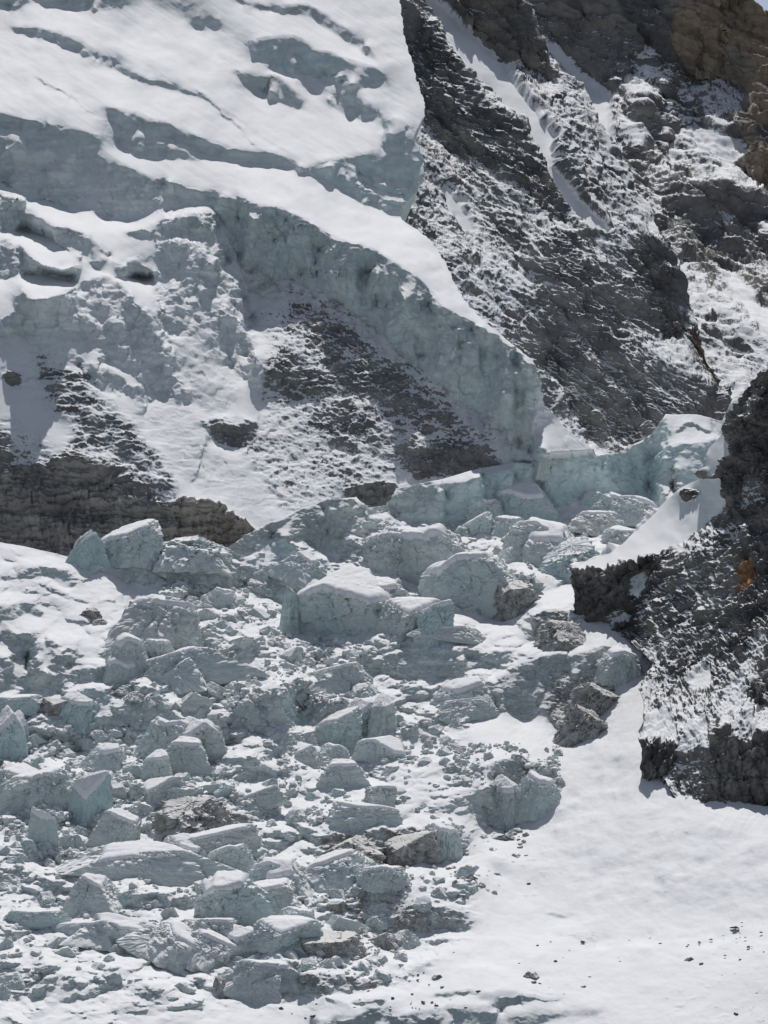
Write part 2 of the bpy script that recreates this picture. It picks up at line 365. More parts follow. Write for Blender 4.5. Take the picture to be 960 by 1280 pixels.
# ================================================================== 2. dusted rock slope behind the glacier tongue
RIDGE = [(480,-90),(560,-60),(640,-30),(650,0),(665,42),(682,88),(704,100),(725,112),(742,148),(757,185),(778,216),(800,250),(820,292),(835,330),(848,362),(860,390),(872,420),(882,450),(895,480),(905,500),(925,535),(960,575),(1000,600)]
def build_mid():
    ra = Raster(440, -100, 1020, 640, [(740,570,3120),(905,520,3300),(560,350,3250),(520,100,3550),(650,0,3800),(757,185,3600),(850,370,3420),(480,300,3250),(470,0,3600),(960,600,3350),(560,600,3050)])
    ra.chan('rock', .62); ra.chan('brown'); ra.chan('ice'); ra.chan('dirt')
    f = ra.face
    f([(550,-20),(600,-40),(640,-20),(640,35),(662,60),(678,82),(668,95),(640,85),(600,62),(575,35)], 74, 10, 3, 5, 2, rock=1.05, brown=.35)
    f([(596,30),(640,20),(668,72),(690,110),(670,105),(630,75)], 80, 30, 3, 4, 3, rock=1.1)
    # snow strip and its continuation
    f([(516,-20),(545,0),(562,22),(590,45),(612,66),(630,85),(645,110),(668,145),(690,172),(686,188),(692,205),(680,203),(664,178),(650,155),(632,140),(610,115),(585,95),(565,68),(548,35),(528,5)], 36, -12, 1.3, 3, 4, rock=-1.)
    f([(684,205),(702,226),(728,254),(757,285),(751,294),(726,284),(706,260),(687,230)], 34, -10, 1.0, 2, 5, rock=-1.)
    f([(556,235),(566,245),(580,262),(592,290),(580,288),(566,270),(557,252)], 34, -15, 1.5, 3, 6, rock=-.6)
    f([(612,168),(632,180),(628,195),(614,190)], 36, -10, 3, 3, 7, rock=.05)
    f([(655,280),(690,290),(672,300),(655,296)], 40, 0, 3, 3, 8, rock=.2)
    # right (sunny) side of the ribs
    f([(600,150),(645,160),(700,250),(690,290),(640,230),(610,190)], 68, 20, 5, 6, 9, rock=.9)
    f([(690,300),(720,310),(770,420),(760,520),(720,450),(690,360)], 60, 20, 6, 8, 10, rock=.7)
    f([(800,290),(830,330),(848,420),(830,430),(805,360)], 76, 25, 3, 6, 11, rock=1.05)
    f([(690,440),(800,440),(880,500),(800,540),(740,550)], 58, -20, 8, 9, 12, rock=.66)
    f([(860,425),(880,428),(945,430),(948,490),(905,500),(880,460)], 86, 0, 2, 4, 13, rock=1.25, brown=1.2)
    f([(505,60),(560,40),(600,120),(640,220),(560,190),(515,130)], 64, -25, 8, 9, 14, rock=.8)
    f([(590,200),(650,240),(690,330),(640,330),(590,280)], 52, -25, 8, 9, 15, rock=.55)
    ra.solve(80)
    us = np.arange(455, 1000, 1.0); top = interp_line(RIDGE, us)
    t = np.linspace(0, 1, 620)[:, None]; V = top[None]*(1-t)+620*t; U = np.broadcast_to(us[None], V.shape)
    def disp(P, N, ch, U, V):
        r = np.clip(ch['rock'], 0, 1)
        big = rib_noise(P, (.62, -.78), 170, 48, 6, 13); st = rib_noise(P, (.8, -.45), 34, 7, 5, 15); bl = fbm(P/9, 4, 16, .6)
        fc = 13*ledges(P, .80, .60, 36, 90, 1)+7*ledges(P, .74, .67, 14, 34, 2)+3.6*ledges(P, .45, .89, 5.5, 12, 3)+1.8*ledges(P, .2, .98, 2.6, 5, 4)
        a = r*(17*big+1.5*st+1.2*bl+fc)+1.2*(1-r)*fbm(P/50, 3, 18)
        ch['rock'] = ch['rock']+(.30*fbm(P/np.array([70, 70, 50]), 3, 23)+.22*st+.16*big-.33)*(r > .15)
        return P+N*a[..., None]
    patch('rock_slope', ra, U, V, M_mid, disp, ('t',))
build_mid()

# ================================================================== 3. hanging glacier, its tongue and the slabs below it, left
def build_left():
    ra = Raster(-90, -90, 780, 740, [(0,690,2690),(300,680,2760),(440,640,2900),(660,570,2980),(740,565,3020),(700,600,3080),(600,640,3060),(0,450,2780),(300,450,2860),(500,450,2930),(670,460,2920),
        (0,200,3050),(300,240,2950),(500,280,3150),(0,0,3500),(500,0,3650),(250,100,3250),(530,160,3300),(0,720,2710),(300,720,2800),(700,720,3250)])
    ra.chan('rock', 0); ra.chan('brown'); ra.chan('ice', .45); ra.chan('dirt'); ra.chan('crag', 0.)
    ra.gu[:], ra.gv[:] = ra.grad_of(np.full(ra.U.shape, 33.), np.full(ra.U.shape, 8.))
    def f(poly, theta, az=0, soft=1.5, rag=2., seed=1, **k):
        if np.mean(np.array(poly)[:, 1]) < 215 and soft > 1.25: soft, rag = soft*1.9, min(rag, 1.2)      # wind-rounded lips high up
        ra.face(poly, theta, az, soft, rag, seed, **k)
    def b(top, bot, theta, az=0, **k):
        if np.mean(np.array(top)[:, 1]) < 215 and k.get('soft', 1.5) > .95: k['soft'] = k.get('soft', 1.5)*1.8; k['rag'] = 1.
        ra.band(top, bot, theta, az, **k)
    # --- smooth upper snow fields: gentle undulations facing up and a little to the right
    f([(-90,40),(120,70),(300,130),(380,205),(200,150),(0,135),(-90,130)], 27, 25, 8, 3, 1)
    f([(20,0),(200,20),(300,60),(400,150),(520,150),(440,190),(380,200),(270,125),(130,65),(20,30)], 28, 20, 8, 3, 2)
    f([(400,0),(505,0),(530,150),(470,110),(440,50)], 34, -15, 5, 2, 3)
    f([(470,75),(500,85),(532,150),(505,155),(480,120)], 42, -20, 5, 2, 4)
    # --- crevasse steps (top edge, bottom edge)
    b([(-90,-20),(20,-12),(80,-20),(150,-16)], [(-90,22),(0,8),(22,14),(45,5),(85,12),(130,9),(152,0)], 70, -10, ice=.5)
    b([(16,32),(50,34),(75,42),(100,52),(130,68),(150,83),(180,94),(210,102),(240,114),(270,125)], [(18,40),(55,49),(80,60),(110,72),(140,87),(165,98),(205,108),(235,117),(260,123),(270,127)], 84, 0, soft=1.2)
    b([(125,128),(150,135),(175,145),(200,150),(230,163),(260,174),(300,187),(340,189),(360,199),(382,212)], [(146,158),(170,167),(200,172),(235,185),(270,198),(300,201),(330,208),(360,215),(375,214),(382,213)], 80, -5, ice=.6)
    b([(148,172),(165,167),(185,170),(205,180),(235,190),(250,200)], [(150,181),(165,193),(190,199),(215,199),(235,200),(250,201)], 76, -5)
    b([(-90,130),(0,140),(20,145),(45,150),(75,158)], [(-90,150),(0,160),(25,164),(50,171),(75,161)], 80, 0)
    b([(62,167),(80,160),(105,163),(120,172),(124,186)], [(66,172),(75,179),(100,184),(112,187),(122,188)], 78, 5)
    # mounds and bergschrund lips near the top
    f([(320,52),(340,47),(375,48),(400,65),(440,75),(470,85),(480,96),(465,105),(440,113),(430,108),(400,98),(370,95),(350,92),(330,75)], 74, 5, 1.5, 2, 5, ice=.7)
    f([(330,55),(352,62),(362,92),(345,90),(328,72)], 78, 35, 1.5, 1.5, 6, ice=.9)
    f([(395,66),(430,75),(445,110),(425,106),(400,96)], 82, -30, 2, 1.5, 6, ice=.7)
    f([(290,88),(310,90),(320,95),(345,95),(360,105),(378,128),(375,137),(350,128),(320,118),(305,105)], 76, 10, 1.3, 1.5, 7, ice=.6)
    f([(338,96),(342,97),(339,112),(334,120),(333,112)], 88, -70, .7, .5, 7, dirt=1)  # split in the block, its shade painted in as dark colour
    f([(370,98),(400,102),(430,112),(455,125),(470,135),(468,151),(440,145),(420,135),(412,120),(385,110)], 66, 5, 2.5, 2, 8, ice=.6)
    f([(412,120),(430,122),(462,136),(467,150),(440,145),(420,135)], 78, 5, 1.5, 2, 8, ice=.6)
    f([(185,-12),(195,10),(215,18),(232,20),(240,31),(255,37),(270,31),(273,20),(262,5),(262,-12)], 55, -20, 3, 2, 9)
    f([(236,26),(250,22),(270,24),(268,33),(255,38),(243,35)], 78, -10, 1.5, 1, 9)
    b([(285,-10),(320,4),(350,8),(390,8),(420,26),(450,45),(472,74)], [(295,2),(330,13),(385,20),(412,37),(440,55),(460,70),(470,78)], 72, -15, dirt=.4, soft=1.2)
    b([(200,92),(250,118),(300,150),(360,190)], [(199,93),(249,119.5),(299,151.5),(359,191)], 82, 0, soft=1)
    b([(245,110),(290,150),(320,182)], [(243,111),(288,152),(318,183)], 75, -20, soft=.9)
    b([(45,95),(80,115),(118,142)], [(44,96.5),(79,117),(117,143.5)], 80, 0, soft=.9)
    # --- right-hand cliff of the upper glacier
    f([(388,216),(398,203),(435,196),(470,186),(478,160),(492,150),(510,158),(524,178),(531,200),(526,234),(503,268),(480,264),(440,245)], 80, 12, 1.6, 2, 10, ice=.8)
    f([(470,186),(478,158),(495,150),(510,160),(500,190),(488,215)], 62, -30, 3, 2, 11, ice=.7)
    b([(395,205),(440,205),(480,225),(510,225)], [(395,209),(440,210),(480,231),(510,232)], 50, 0)
    b([(440,222),(480,240),(505,245)], [(440,226),(480,246),(505,251)], 50, 0)
    # --- big shaded wall and bowl
    b([(-90,160),(0,168),(30,175),(60,183),(76,180),(122,188),(150,205),(180,220),(230,235),(270,243),(300,250)],
      [(-90,190),(0,192),(20,212),(40,220),(60,224),(80,242),(105,264),(125,277),(150,280),(175,276),(198,262)], 74, 5, soft=3, ice=.35)
    b([(150,205),(180,220),(215,228),(240,238),(272,243)], [(150,212),(180,230),(215,240),(240,250),(272,256)], 84, 0, ice=.5)
    f([(105,262),(125,273),(150,275),(178,272),(198,262),(190,278),(150,290),(115,280)], 15, 0, 3, 2, 12)
    # --- face of the long tongue
    edge = [(262,243),(300,250),(340,258),(362,262),(390,280),(415,297),(440,303),(480,318),(510,336),(530,352),(560,385),(600,408),(640,430),(672,458)]
    b(edge, [(268,262),(300,320),(330,345),(360,352),(400,365),(430,385),(480,425),(520,468),(560,490),(600,520),(640,540),(668,540),(668,515),(674,490)], 83, -30, soft=1.5, rag=1.5, ice=.75, dirt=.25)
    b([(300,320),(330,345),(360,352),(400,365),(430,385),(480,425),(520,468),(560,490),(600,520),(640,540),(668,545)],
      [(300,335),(330,375),(360,376),(400,395),(430,405),(480,445),(520,488),(560,510),(600,545),(640,562),(668,568)], 70, -25, soft=3, rag=4, ice=.4, dirt=.75)
    for k, (x0, y0, y1) in enumerate([(303,258,318),(345,262,330),(360,275,345),(392,285,350),(414,300,362),(448,308,360),(480,322,400),(520,350,440),(545,392,455),(572,405,450),(578,410,455),(598,415,465),(625,430,500),(640,440,520),(655,450,520)]):
        f([(x0-2,y0),(x0+3,y0+2),(x0+4,y1),(x0,y1+4),(x0-3,y1-8)], 84, 60 if k % 2 else -65, 1.4, 2.5, 30+k, w=.5)
    b([(300,262),(360,275),(415,312),(480,332),(530,372),(600,430),(660,470)], [(300,267),(360,281),(415,319),(480,340),(530,381),(600,438),(660,478)], 60, -30, soft=2)
    # ramp of clean snow on the back of the tongue
    b([(300,205),(385,218),(440,248),(498,275),(530,302),(560,347),(600,397),(640,432),(668,453)], [(300,248),(362,262),(390,279),(440,302),(480,317),(530,351),(560,384),(600,407),(640,429),(668,457)], 24, 30, soft=2, rag=0)
    # little snow apron right of the tongue end
    f([(672,500),(700,525),(745,566),(740,585),(668,585),(664,545)], 34, 10, 2, 2, 13, ice=.15, rock=0, var=.3)
    f([(640,560),(668,545),(680,560),(690,590),(650,590)], 84, -45, 2, 2, 14, ice=.8)
    # --- ice lumps of the left flank
    kk = dict(soft=1.8, rag=2.5)
    f([(-90,195),(0,190),(15,200),(30,220),(22,240),(0,241),(-90,240)], 66, 15, seed=15, crag=.8, **kk)
    f([(30,226),(45,215),(70,225),(92,246),(78,256),(45,253),(25,242)], 62, 10, seed=16, crag=.8, **kk)
    f([(-90,240),(0,240),(15,240),(25,255),(22,275),(0,288),(-90,300)], 64, 15, seed=17, crag=.8, **kk)
    f([(0,300),(20,310),(30,330),(10,345),(-20,340)], 65, 10, seed=18, crag=.8, **kk)
    f([(75,292),(95,285),(120,300),(145,322),(152,345),(135,346),(110,325),(85,308)], 68, 25, seed=19, **kk)
    f([(75,250),(92,246),(150,290),(195,300),(200,340),(150,330),(110,290)], 24, 10, 4, 3, 20)
    # tower of shaded ice and the flank under it
    f([(196,290),(205,270),(220,262),(245,259),(266,268),(280,290),(294,318),(302,350),(316,395),(322,420),(310,440),(270,440),(230,470),(215,440),(196,400)], 67, 8, 2, 3, 21, ice=.4, crag=1.)
    f([(252,268),(278,290),(300,345),(318,410),(300,412),(280,372),(262,320)], 68, 55, 2, 3, 22, ice=.45, crag=1.)
    f([(268,345),(285,340),(292,352),(286,366),(272,364)], 74, -40, 1.5, 2, 23, ice=.4, crag=1.)
    b([(200,300),(225,295),(262,300)], [(200,304),(225,300),(262,305)], 40, 0)
    b([(214,350),(240,342),(262,350)], [(214,354),(240,347),(262,355)], 42, 0)
    f([(150,348),(175,345),(196,352),(196,395),(215,440),(205,430),(185,400),(165,368)], 8, 10, 2, 2, 24, ice=.2)
    f([(72,372),(95,357),(130,348),(155,360),(172,385),(190,412),(207,432),(222,470),(240,500),(218,507),(190,492),(160,467),(120,442),(92,424),(68,402)], 64, 12, 2.5, 3, 25, ice=.3, crag=1.)
    f([(215,445),(245,415),(285,400),(310,440),(345,462),(330,480),(300,480),(290,512),(255,512),(235,490)], 52, 0, 3, 4, 26, ice=.3, crag=.5)
    f([(283,420),(290,403),(303,415),(325,452),(322,470),(300,470),(286,445)], 62, -35, 2, 2, 27, ice=.3, crag=.8)
    f([(300,405),(325,450),(350,465),(345,450),(322,418)], 40, 40, 2, 2, 28)
    f([(3,396),(20,390),(36,400),(42,420),(25,422),(8,408)], 76, 0, seed=29, crag=.8, **kk)
    f([(100,455),(120,455),(150,470),(165,490),(140,490),(110,475)], 60, -10, seed=30, crag=.5, **kk)
    for q in ([(40,250),(80,258),(110,290),(85,288),(50,275)], [(30,345),(70,345),(95,356),(72,370),(40,372)], [(204,268),(222,260),(248,257),(266,266),(250,266),(225,268)], [(0,225),(28,242),(24,252),(0,243)], [(20,290),(70,300),(90,330),(60,335),(30,310)]):
        f(q, 10, 10, 2.5, 2, 24, ice=.2)
    # --- slabs and rubble below
    rk = dict(soft=5, rag=10)
    f([(-90,575),(0,580),(40,582),(65,577),(90,562),(97,530),(120,545),(160,560),(200,585),(212,605),(195,625),(200,700),(-90,700)], 76, 0, 4, 8, 31, rock=1.0, ice=0)
    f([(200,628),(240,626),(275,632),(312,655),(326,665),(310,690),(200,692)], 84, 5, 1.6, 2.5, 32, rock=1.15, ice=0, brown=.25)
    f([(45,450),(80,458),(110,475),(122,500),(150,528),(170,560),(205,582),(212,605),(180,600),(120,570),(90,560),(95,530),(60,510),(50,480)], 50, 0, seed=33, rock=.60, **rk)
    f([(0,520),(40,540),(70,560),(40,578),(0,578),(-40,560)], 44, 0, seed=33, rock=.25, **rk)
    f([(-40,545),(0,545),(10,560),(6,582),(-40,590)], 70, 20, seed=34, rock=1., **rk)
    f([(5,468),(22,468),(28,480),(10,480)], 60, 0, 2, 3, 35, rock=.9)
    f([(80,475),(130,500),(175,545),(205,580),(215,640),(160,600),(110,560)], 52, -15, seed=36, rock=.5, **rk)
    f([(244,532),(262,525),(300,528),(322,540),(332,560),(305,562),(270,547)], 74, 0, 4, 9, 37, rock=.85)
    f([(300,540),(350,545),(380,600),(345,605),(310,580)], 46, 0, 6, 10, 47, rock=.42)
    f([(345,562),(360,552),(382,552),(402,572),(402,590),(372,610),(350,602)], 70, 0, 3, 5, 38, rock=.92)
    f([(310,375),(362,374),(430,400),(480,440),(560,505),(620,545),(612,585),(560,600),(500,602),(432,626),(352,640),(318,575),(335,510),(345,460)], 40, -10, 12, 10, 39, rock=.46, ice=0)
    f([(360,372),(430,402),(480,445),(560,508),(608,548),(604,570),(560,555),(500,520),(440,500),(400,470),(380,430)], 52, -15, 9, 9, 40, rock=.66)
    f([(335,470),(350,440),(375,450),(410,480),(412,500),(370,495)], 66, 0, 6, 7, 41, rock=.8)
    f([(385,515),(440,510),(480,540),(455,560),(405,550)], 56, 0, 6, 7, 42, rock=.72)
    f([(500,560),(560,560),(612,565),(612,585),(560,600),(520,595)], 72, 0, 5, 7, 43, rock=.85)
    f([(430,622),(442,609),(470,604),(500,614),(502,632),(470,636)], 80, 0, 1.6, 4, 44, rock=1.2)
    f([(240,560),(300,575),(330,620),(345,660),(310,650),(270,625),(240,600)], 36, -10, 5, 4, 45, rock=.12)
    f([(205,500),(250,520),(240,600),(210,570),(180,520)], 38, -10, 5, 4, 46, rock=.16)
    ra.solve(170, 9)
    # the mountainside carries on down behind the crest of the icefall
    below = sstep(-6, 6, ra.V-interp_line(GTOP, ra.U)); dg = np.log(RG.depth(ra.U, np.maximum(ra.V, interp_line(GTOP, ra.U)+6))+22)
    ra.L = ra.L+below*np.maximum(dg-ra.L, 0)
    vs = np.arange(-80, 716, 1.0)
    uR = interp_line([(-80,495),(0,508),(60,518),(130,535),(165,533),(200,530),(240,523),(262,508),(272,504),(285,516),(300,530),(345,560),(395,600),(430,641),(452,668),(465,674),(480,676),(508,680),(530,703),(565,744),(620,790),(720,800)], vs) if False else \
         np.interp(vs, [-80,0,30,65,80,100,120,145,160,168,176,200,214,225,240,250,258,266,272,280,295,325,360,395,430,452,465,480,508,530,565,620,720], [488,500,503,510,517,520,529,532,522,518,519,530,530,527,519,510,504,500,501,511,533,556,572,598,641,666,673,675,680,703,744,770,770])+2.5*perlin(np.stack([vs/9, vs*0+3.3, vs*0], -1), 3)+1.5*perlin(np.stack([vs/3.1, vs*0+3.3, vs*0], -1), 4)
    t = np.linspace(0, 1, 790)[None]; U = -80*(1-t)+uR[:, None]*t; V = np.broadcast_to(vs[:, None], U.shape)
    def disp(P, N, ch, U, V):
        r = np.clip(ch['rock'], 0, 1); steep = sstep(.75, .45, N[..., 2]); cr = ch.pop('crag')
        big = rib_noise(P, (.75, -.6), 60, 26, 5, 53); st = rib_noise(P, (1, -.2), 26, 6, 5, 55); bl = fbm(P/7, 4, 56, .6)
        flow = fbm(np.stack([(P[..., 0]*.8-P[..., 2]*.6)/60, (P[..., 0]*.6+P[..., 2]*.8)/6, P[..., 1]/60], -1), 4, 57)*(1-sstep(380, 500, V))
        snowu = fbm(P/np.array([70, 110, 70]), 4, 58, .42)
        icn = fbm(P/np.array([16, 16, 20]), 5, 59, .55, True); icl = fbm(P/np.array([30, 30, 5]), 4, 60)
        lump = fbm(P/22, 5, 61, .5); hi = .35+.65*sstep(205, 260, V); mor = sstep(290, 340, U)*sstep(340, 400, V)
        low = sstep(560, 620, V)*(U < 330)
        fc = 7*ledges(P, .1, .99, 22, 30, 1)+3.5*ledges(P, -.1, .99, 9, 13, 2)+2.*ledges(P, .1, .99, 3.6, 6, 3)+5*fbm(P/14, 5, 64, .58)+low*(5*ledges(P, .97, -.2, 14, 30, 5)+2.4*ledges(P, .95, .2, 5, 14, 6))
        fc = fc*(1-.65*mor)+mor*(6*fbm(P/12, 5, 65, .62)+3.5*facet(P[..., 0]/9, P[..., 2]/7, 66)+1.8*facet(P[..., 0]/4, P[..., 2]/3.5, 67))
        a = r*(5*big+.8*st+1.0*bl+fc)+(1-r)*(3.4*snowu+.45*flow+steep*hi*(2.0*icn+1.2*icl+2.6*facet(P[..., 0]/16, P[..., 2]/22, 11)+1.3*facet(P[..., 0]/5, P[..., 2]/9, 12))+cr*(6.*lump+2.*facet(P[..., 0]/9, P[..., 2]/8, 14)))
        ch['rock'] = ch['rock']+(.55*fbm(P/np.array([50, 50, 34]), 5, 63)+.2*st-.14)*sstep(.03, .2, r)
        return P+N*a[..., None]
    o = patch('hanging_glacier', ra, U, V, M_left, disp, ('r',), (0, 1, -.35)); return ra
# ================================================================== 4. icefall and the snow slope at its side: one sheet of ground
GTOP = [(-90,680),(0,679),(60,688),(90,695),(110,692),(130,690),(150,688),(190,688),(230,686),(260,686),(285,684),(320,662),(375,637),(410,624),(445,622),(460,635),(480,632),(495,612),(520,606),(560,598),(600,585),(640,577),(662,578),(690,571),(745,567),(770,568),(800,552),(814,543),(820,535),(832,518),(870,518),(902,527),(915,500),(938,488),(960,480),(1010,470)]
ICEFALL = [(-90,850),(0,860),(100,838),(140,770),(200,735),(330,690),(480,640),(560,640),(620,650),(700,650),(800,620),(820,640),(740,700),(722,760),(690,800),(640,840),(600,900),(560,960),(575,1050),(590,1150),(500,1235),(350,1245),(200,1262),(0,1275),(-90,1280)]
def build_ground():
    ra = Raster(-100, 440, 1030, 1320, [(0,1300,1960),(480,1300,1950),(960,1300,1950),(480,1200,2060),(960,1150,2090),(0,1150,2110),(800,1000,2290),(960,1000,2290),(400,1000,2300),(0,1000,2290),
        (600,850,2480),(810,800,2530),(960,800,2560),(0,850,2450),(300,700,2640),(0,690,2630),(500,620,2850),(740,570,2950),(850,520,3020),(960,480,3080),(700,1150,2110),(700,1000,2270),(650,700,2720)])
    ra.chan('rock', 0); ra.chan('brown'); ra.chan('ice', .45); ra.chan('dirt'); ra.chan('rub', .0)
    sl, m = ra.mask(ICEFALL, 10, 12, 3); W = np.zeros(ra.U.shape); W[sl] = m
    for poly, wv, sf in (([(-90,690),(100,695),(170,720),(150,790),(120,840),(0,860),(-90,860)], .30, 12), ([(330,930),(420,900),(560,930),(570,1040),(400,1050),(300,1000)], .5, 12), ([(560,760),(720,700),(720,790),(650,830),(560,800)], .5, 10),
                          ([(0,1190),(200,1210),(330,1240),(200,1262),(0,1275),(-90,1280),(-90,1190)], .65, 12)):
        sl, m = ra.mask(poly, sf, 8, 4); W[sl] += (wv-W[sl])*m
    ra.ch['rub'] = W.copy()
    # fractured blocks: cells laid out on the ground (metres), each with a tilted top and broken front
    P0 = pt(ra.U, ra.V, np.exp(ra.L0))
    def fracture(sx, sy, seed, w, lo, hi, thr=.02):
        q = P0+fbm(P0/70., 3, seed)[..., None]*np.array([34, 30, 0])
        F1, F2, hs, DX, DY = cells2(q[..., 0]/sx+.3*q[..., 1]/sy*.3, q[..., 1]/sy, seed)
        cut = lo+(hi-lo)*hs[0]
        e = perlin(P0/(sx*.25), seed+3)*.25
        front = sstep(.06, -.06, DY+cut+e+.35*(hs[1]-.5)*DX*2)
        side = sstep(.10, .02, F2-F1)
        az = (hs[1]-.5)*120+DX*60; azt = hs[2]*360
        gu1, gv1 = ra.grad_of(62+24*hs[3], az); gu2, gv2 = ra.grad_of(4+22*hs[3], azt); gu3, gv3 = ra.grad_of(80., (hs[2]-.5)*60)
        gu = gu2+(gu1-gu2)*front; gv = gv2+(gv1-gv2)*front
        gu = gu+(gu3-gu)*side*.7; gv = gv+(gv3-gv)*side*.7
        on = w*(hs[2] > thr)
        ra.gu += (gu-ra.gu)*on; ra.gv += (gv-ra.gv)*on
    fracture(62, 120, 17, W*.45, -.2, .3)
    fracture(27, 58, 11, W*.85, -.25, .25)
    fracture(12, 24, 12, W*.66, -.3, .3, .25)
    fracture(5.5, 11, 13, W*.42, -.3, .3, .35)
    ra.wt = W*.35; ra.solve(38, 4); ra.rebase(); ra.wt[:] = 0
    f, b = ra.face, ra.band
    K = dict(soft=1.2, rag=2.2, w=.85)
    f([(5,724),(30,713),(60,708),(86,713),(91,732),(78,734),(60,721),(30,725),(5,730)], 72, 0, seed=2, **K)
    b([(112,700),(140,711),(165,712),(190,718),(240,712),(270,703),(320,700)], [(118,712),(150,723),(185,733),(235,729),(260,737),(300,731),(330,737)], 80, 0, seed=3, **K)
    f([(-90,757),(0,757),(35,753),(52,771),(25,769),(0,776),(-90,776)], 68, 0, seed=4, **K)
    f([(30,838),(38,812),(50,801),(62,798),(74,816),(48,830)], 66, -30, seed=5, **K); f([(52,822),(64,812),(80,822),(88,840),(62,842)], 60, 30, seed=5, **K)
    f([(-90,825),(0,824),(25,820),(28,850),(0,866),(-90,866)], 64, 20, seed=6, **K)
    b([(0,788),(20,800),(45,803)], [(0,800),(18,808),(40,806)], 70, 0, seed=6, **K)
    b([(60,736),(110,752),(140,750)], [(60,739),(108,756),(140,753)], 70, 0, seed=6, **K)
    b([(85,776),(105,778),(112,790)], [(84,778),(102,782),(108,791)], 78, 0, seed=6, **K)
    f([(58,858),(75,845),(92,836),(135,836),(139,852),(96,851),(72,860)], 74, 0, 1.5, 1, 7)
    f([(80,874),(100,862),(130,858),(141,880),(122,906),(90,906)], 82, -10, seed=8, ice=.8, **K)
    f([(117,908),(140,886),(180,873),(205,880),(232,900),(272,905),(268,950),(232,932),(200,902),(150,907)], 78, 0, seed=9, **K)
    f([(0,880),(22,885),(26,905),(24,950),(0,948)], 84, 10, seed=10, ice=.8, **K)
    # shaded wall and slab left of centre
    b([(270,692),(320,663),(380,638),(410,625),(444,626),(456,640),(452,658),(441,667)], [(285,702),(330,683),(356,673),(380,672),(398,687),(415,690),(430,680),(441,670)], 82, -12, seed=11, ice=.55, dirt=.15, **K)
    f([(322,681),(350,672),(380,690),(426,708),(402,714),(388,738),(386,766),(360,757),(330,745),(318,720)], 86, 12, seed=12, ice=.8, **K)
    f([(426,640),(448,625),(458,640),(450,662),(432,668)], 72, 35, seed=12, **K)
    # long ice wall under the tongue and the tower at its right end
    b([(492,615),(520,608),(560,600),(600,586),(640,579),(665,580),(690,572),(745,569),(770,569),(800,553),(816,544)],
      [(500,650),(560,655),(620,655),(655,640),(690,640),(735,617),(790,618),(812,628),(818,600),(822,570)][::1], 84, 0, seed=13, ice=.95, soft=1.5, rag=1.5)
    b([(492,613),(520,606),(560,598),(600,585),(640,578)], [(492,618),(520,613),(560,606),(600,595),(640,588)], 20, 0, soft=1.5)
    f([(690,585),(740,583),(800,565),(812,575),(800,615),(740,612),(690,610)], 88, 30, 3, 2, 14, ice=1.)
    f([(815,546),(833,524),(842,560),(838,602),(824,634),(812,622)], 82, -50, seed=15, ice=1., **K)
    f([(842,556),(893,548),(884,600),(848,611),(838,600)], 83, 18, seed=16, ice=.9, **K)
    f([(833,517),(872,517),(902,530),(888,551),(846,552),(838,535)], 30, -5, 1.2, 1.5, 17)
    b([(845,535),(862,528),(885,538)], [(845,540),(862,533),(884,543)], 80, 0, soft=.8)
    f([(843,584),(847,590),(848,612),(843,611)], 88, -80, .6, .5, 17, dirt=1)  # crack in the tower, shade inside it put into the colour
    f([(892,520),(915,500),(938,488),(934,506),(908,535),(898,545)], 76, -10, seed=18, ice=.9, **K)
    f([(498,600),(520,594),(545,604),(545,640),(500,640)], 80, 0, seed=19, ice=.6, **K)
    for x, y0, y1 in ((552,605,640),(600,592,630),(640,585,612),(668,585,640),(720,578,612),(770,575,612)):
        f([(x-2,y0),(x+2,y0),(x+4,y1),(x,y1+2)], 86, 70, .8, 1, int(x))
    # ridge with the cave, centre
    b([(288,882),(330,871),(345,858),(360,858),(380,865),(400,880),(440,880),(476,890)], [(290,914),(330,909),(356,902),(380,905),(400,908),(440,921),(476,917)], 82, 0, seed=20, **K)
    f([(352,863),(378,863),(381,898),(372,902),(355,890)], 86, 60, .9, 1, 21, ice=1.)
    f([(278,822),(300,806),(331,808),(302,836),(280,840)], 74, -15, seed=22, **K)
    b([(478,822),(500,815),(560,812),(600,812),(640,815)], [(480,837),(500,843),(520,849),(560,846),(590,836),(640,829)], 82, 0, seed=23, **K)
    # grey cliff below the dark buttress
    b([(622,846),(665,826),(700,815),(722,820),(755,806),(790,820),(800,830)], [(625,872),(640,892),(660,902),(690,876),(720,851),(770,850),(800,838)], 84, -8, seed=24, dirt=.3, **K)
    f([(690,812),(740,795),(790,800),(800,822),(760,806),(722,818),(700,814)], 25, -10, 2, 2, 24)
    f([(556,851),(575,842),(605,845),(621,860),(626,890),(600,890),(575,887),(557,897)], 80, -10, seed=25, **K)
    f([(604,962),(625,950),(660,949),(690,963),(706,976),(682,1000),(662,1026),(622,1040),(605,1012)], 80, -12, seed=26, dirt=.3, **K)
    f([(612,975),(625,968),(635,985),(622,1010),(610,1000)], 84, 50, seed=26, **K); f([(660,962),(672,975),(676,1000),(664,1004)], 84, -60, seed=26, **K)
    f([(622,736),(640,719),(662,722),(652,744),(641,763),(623,765)], 86, -45, seed=27, dirt=.7, **K)  # crevice with walls coloured darker
    f([(668,775),(685,765),(716,768),(713,802),(690,806),(675,791)], 72, -5, seed=28, dirt=.9, **K)
    f([(690,852),(730,850),(758,855),(738,880),(720,918),(690,910),(684,880)], 68, 0, seed=28, dirt=1., **K)
    # dirty-footed cliffs at the margin
    b([(398,1046),(430,1042),(480,1036),(520,1036),(556,1030),(576,1054)], [(405,1062),(420,1077),(450,1091),(500,1082),(545,1072),(574,1060)], 85, 5, seed=29, dirt=1., **K)
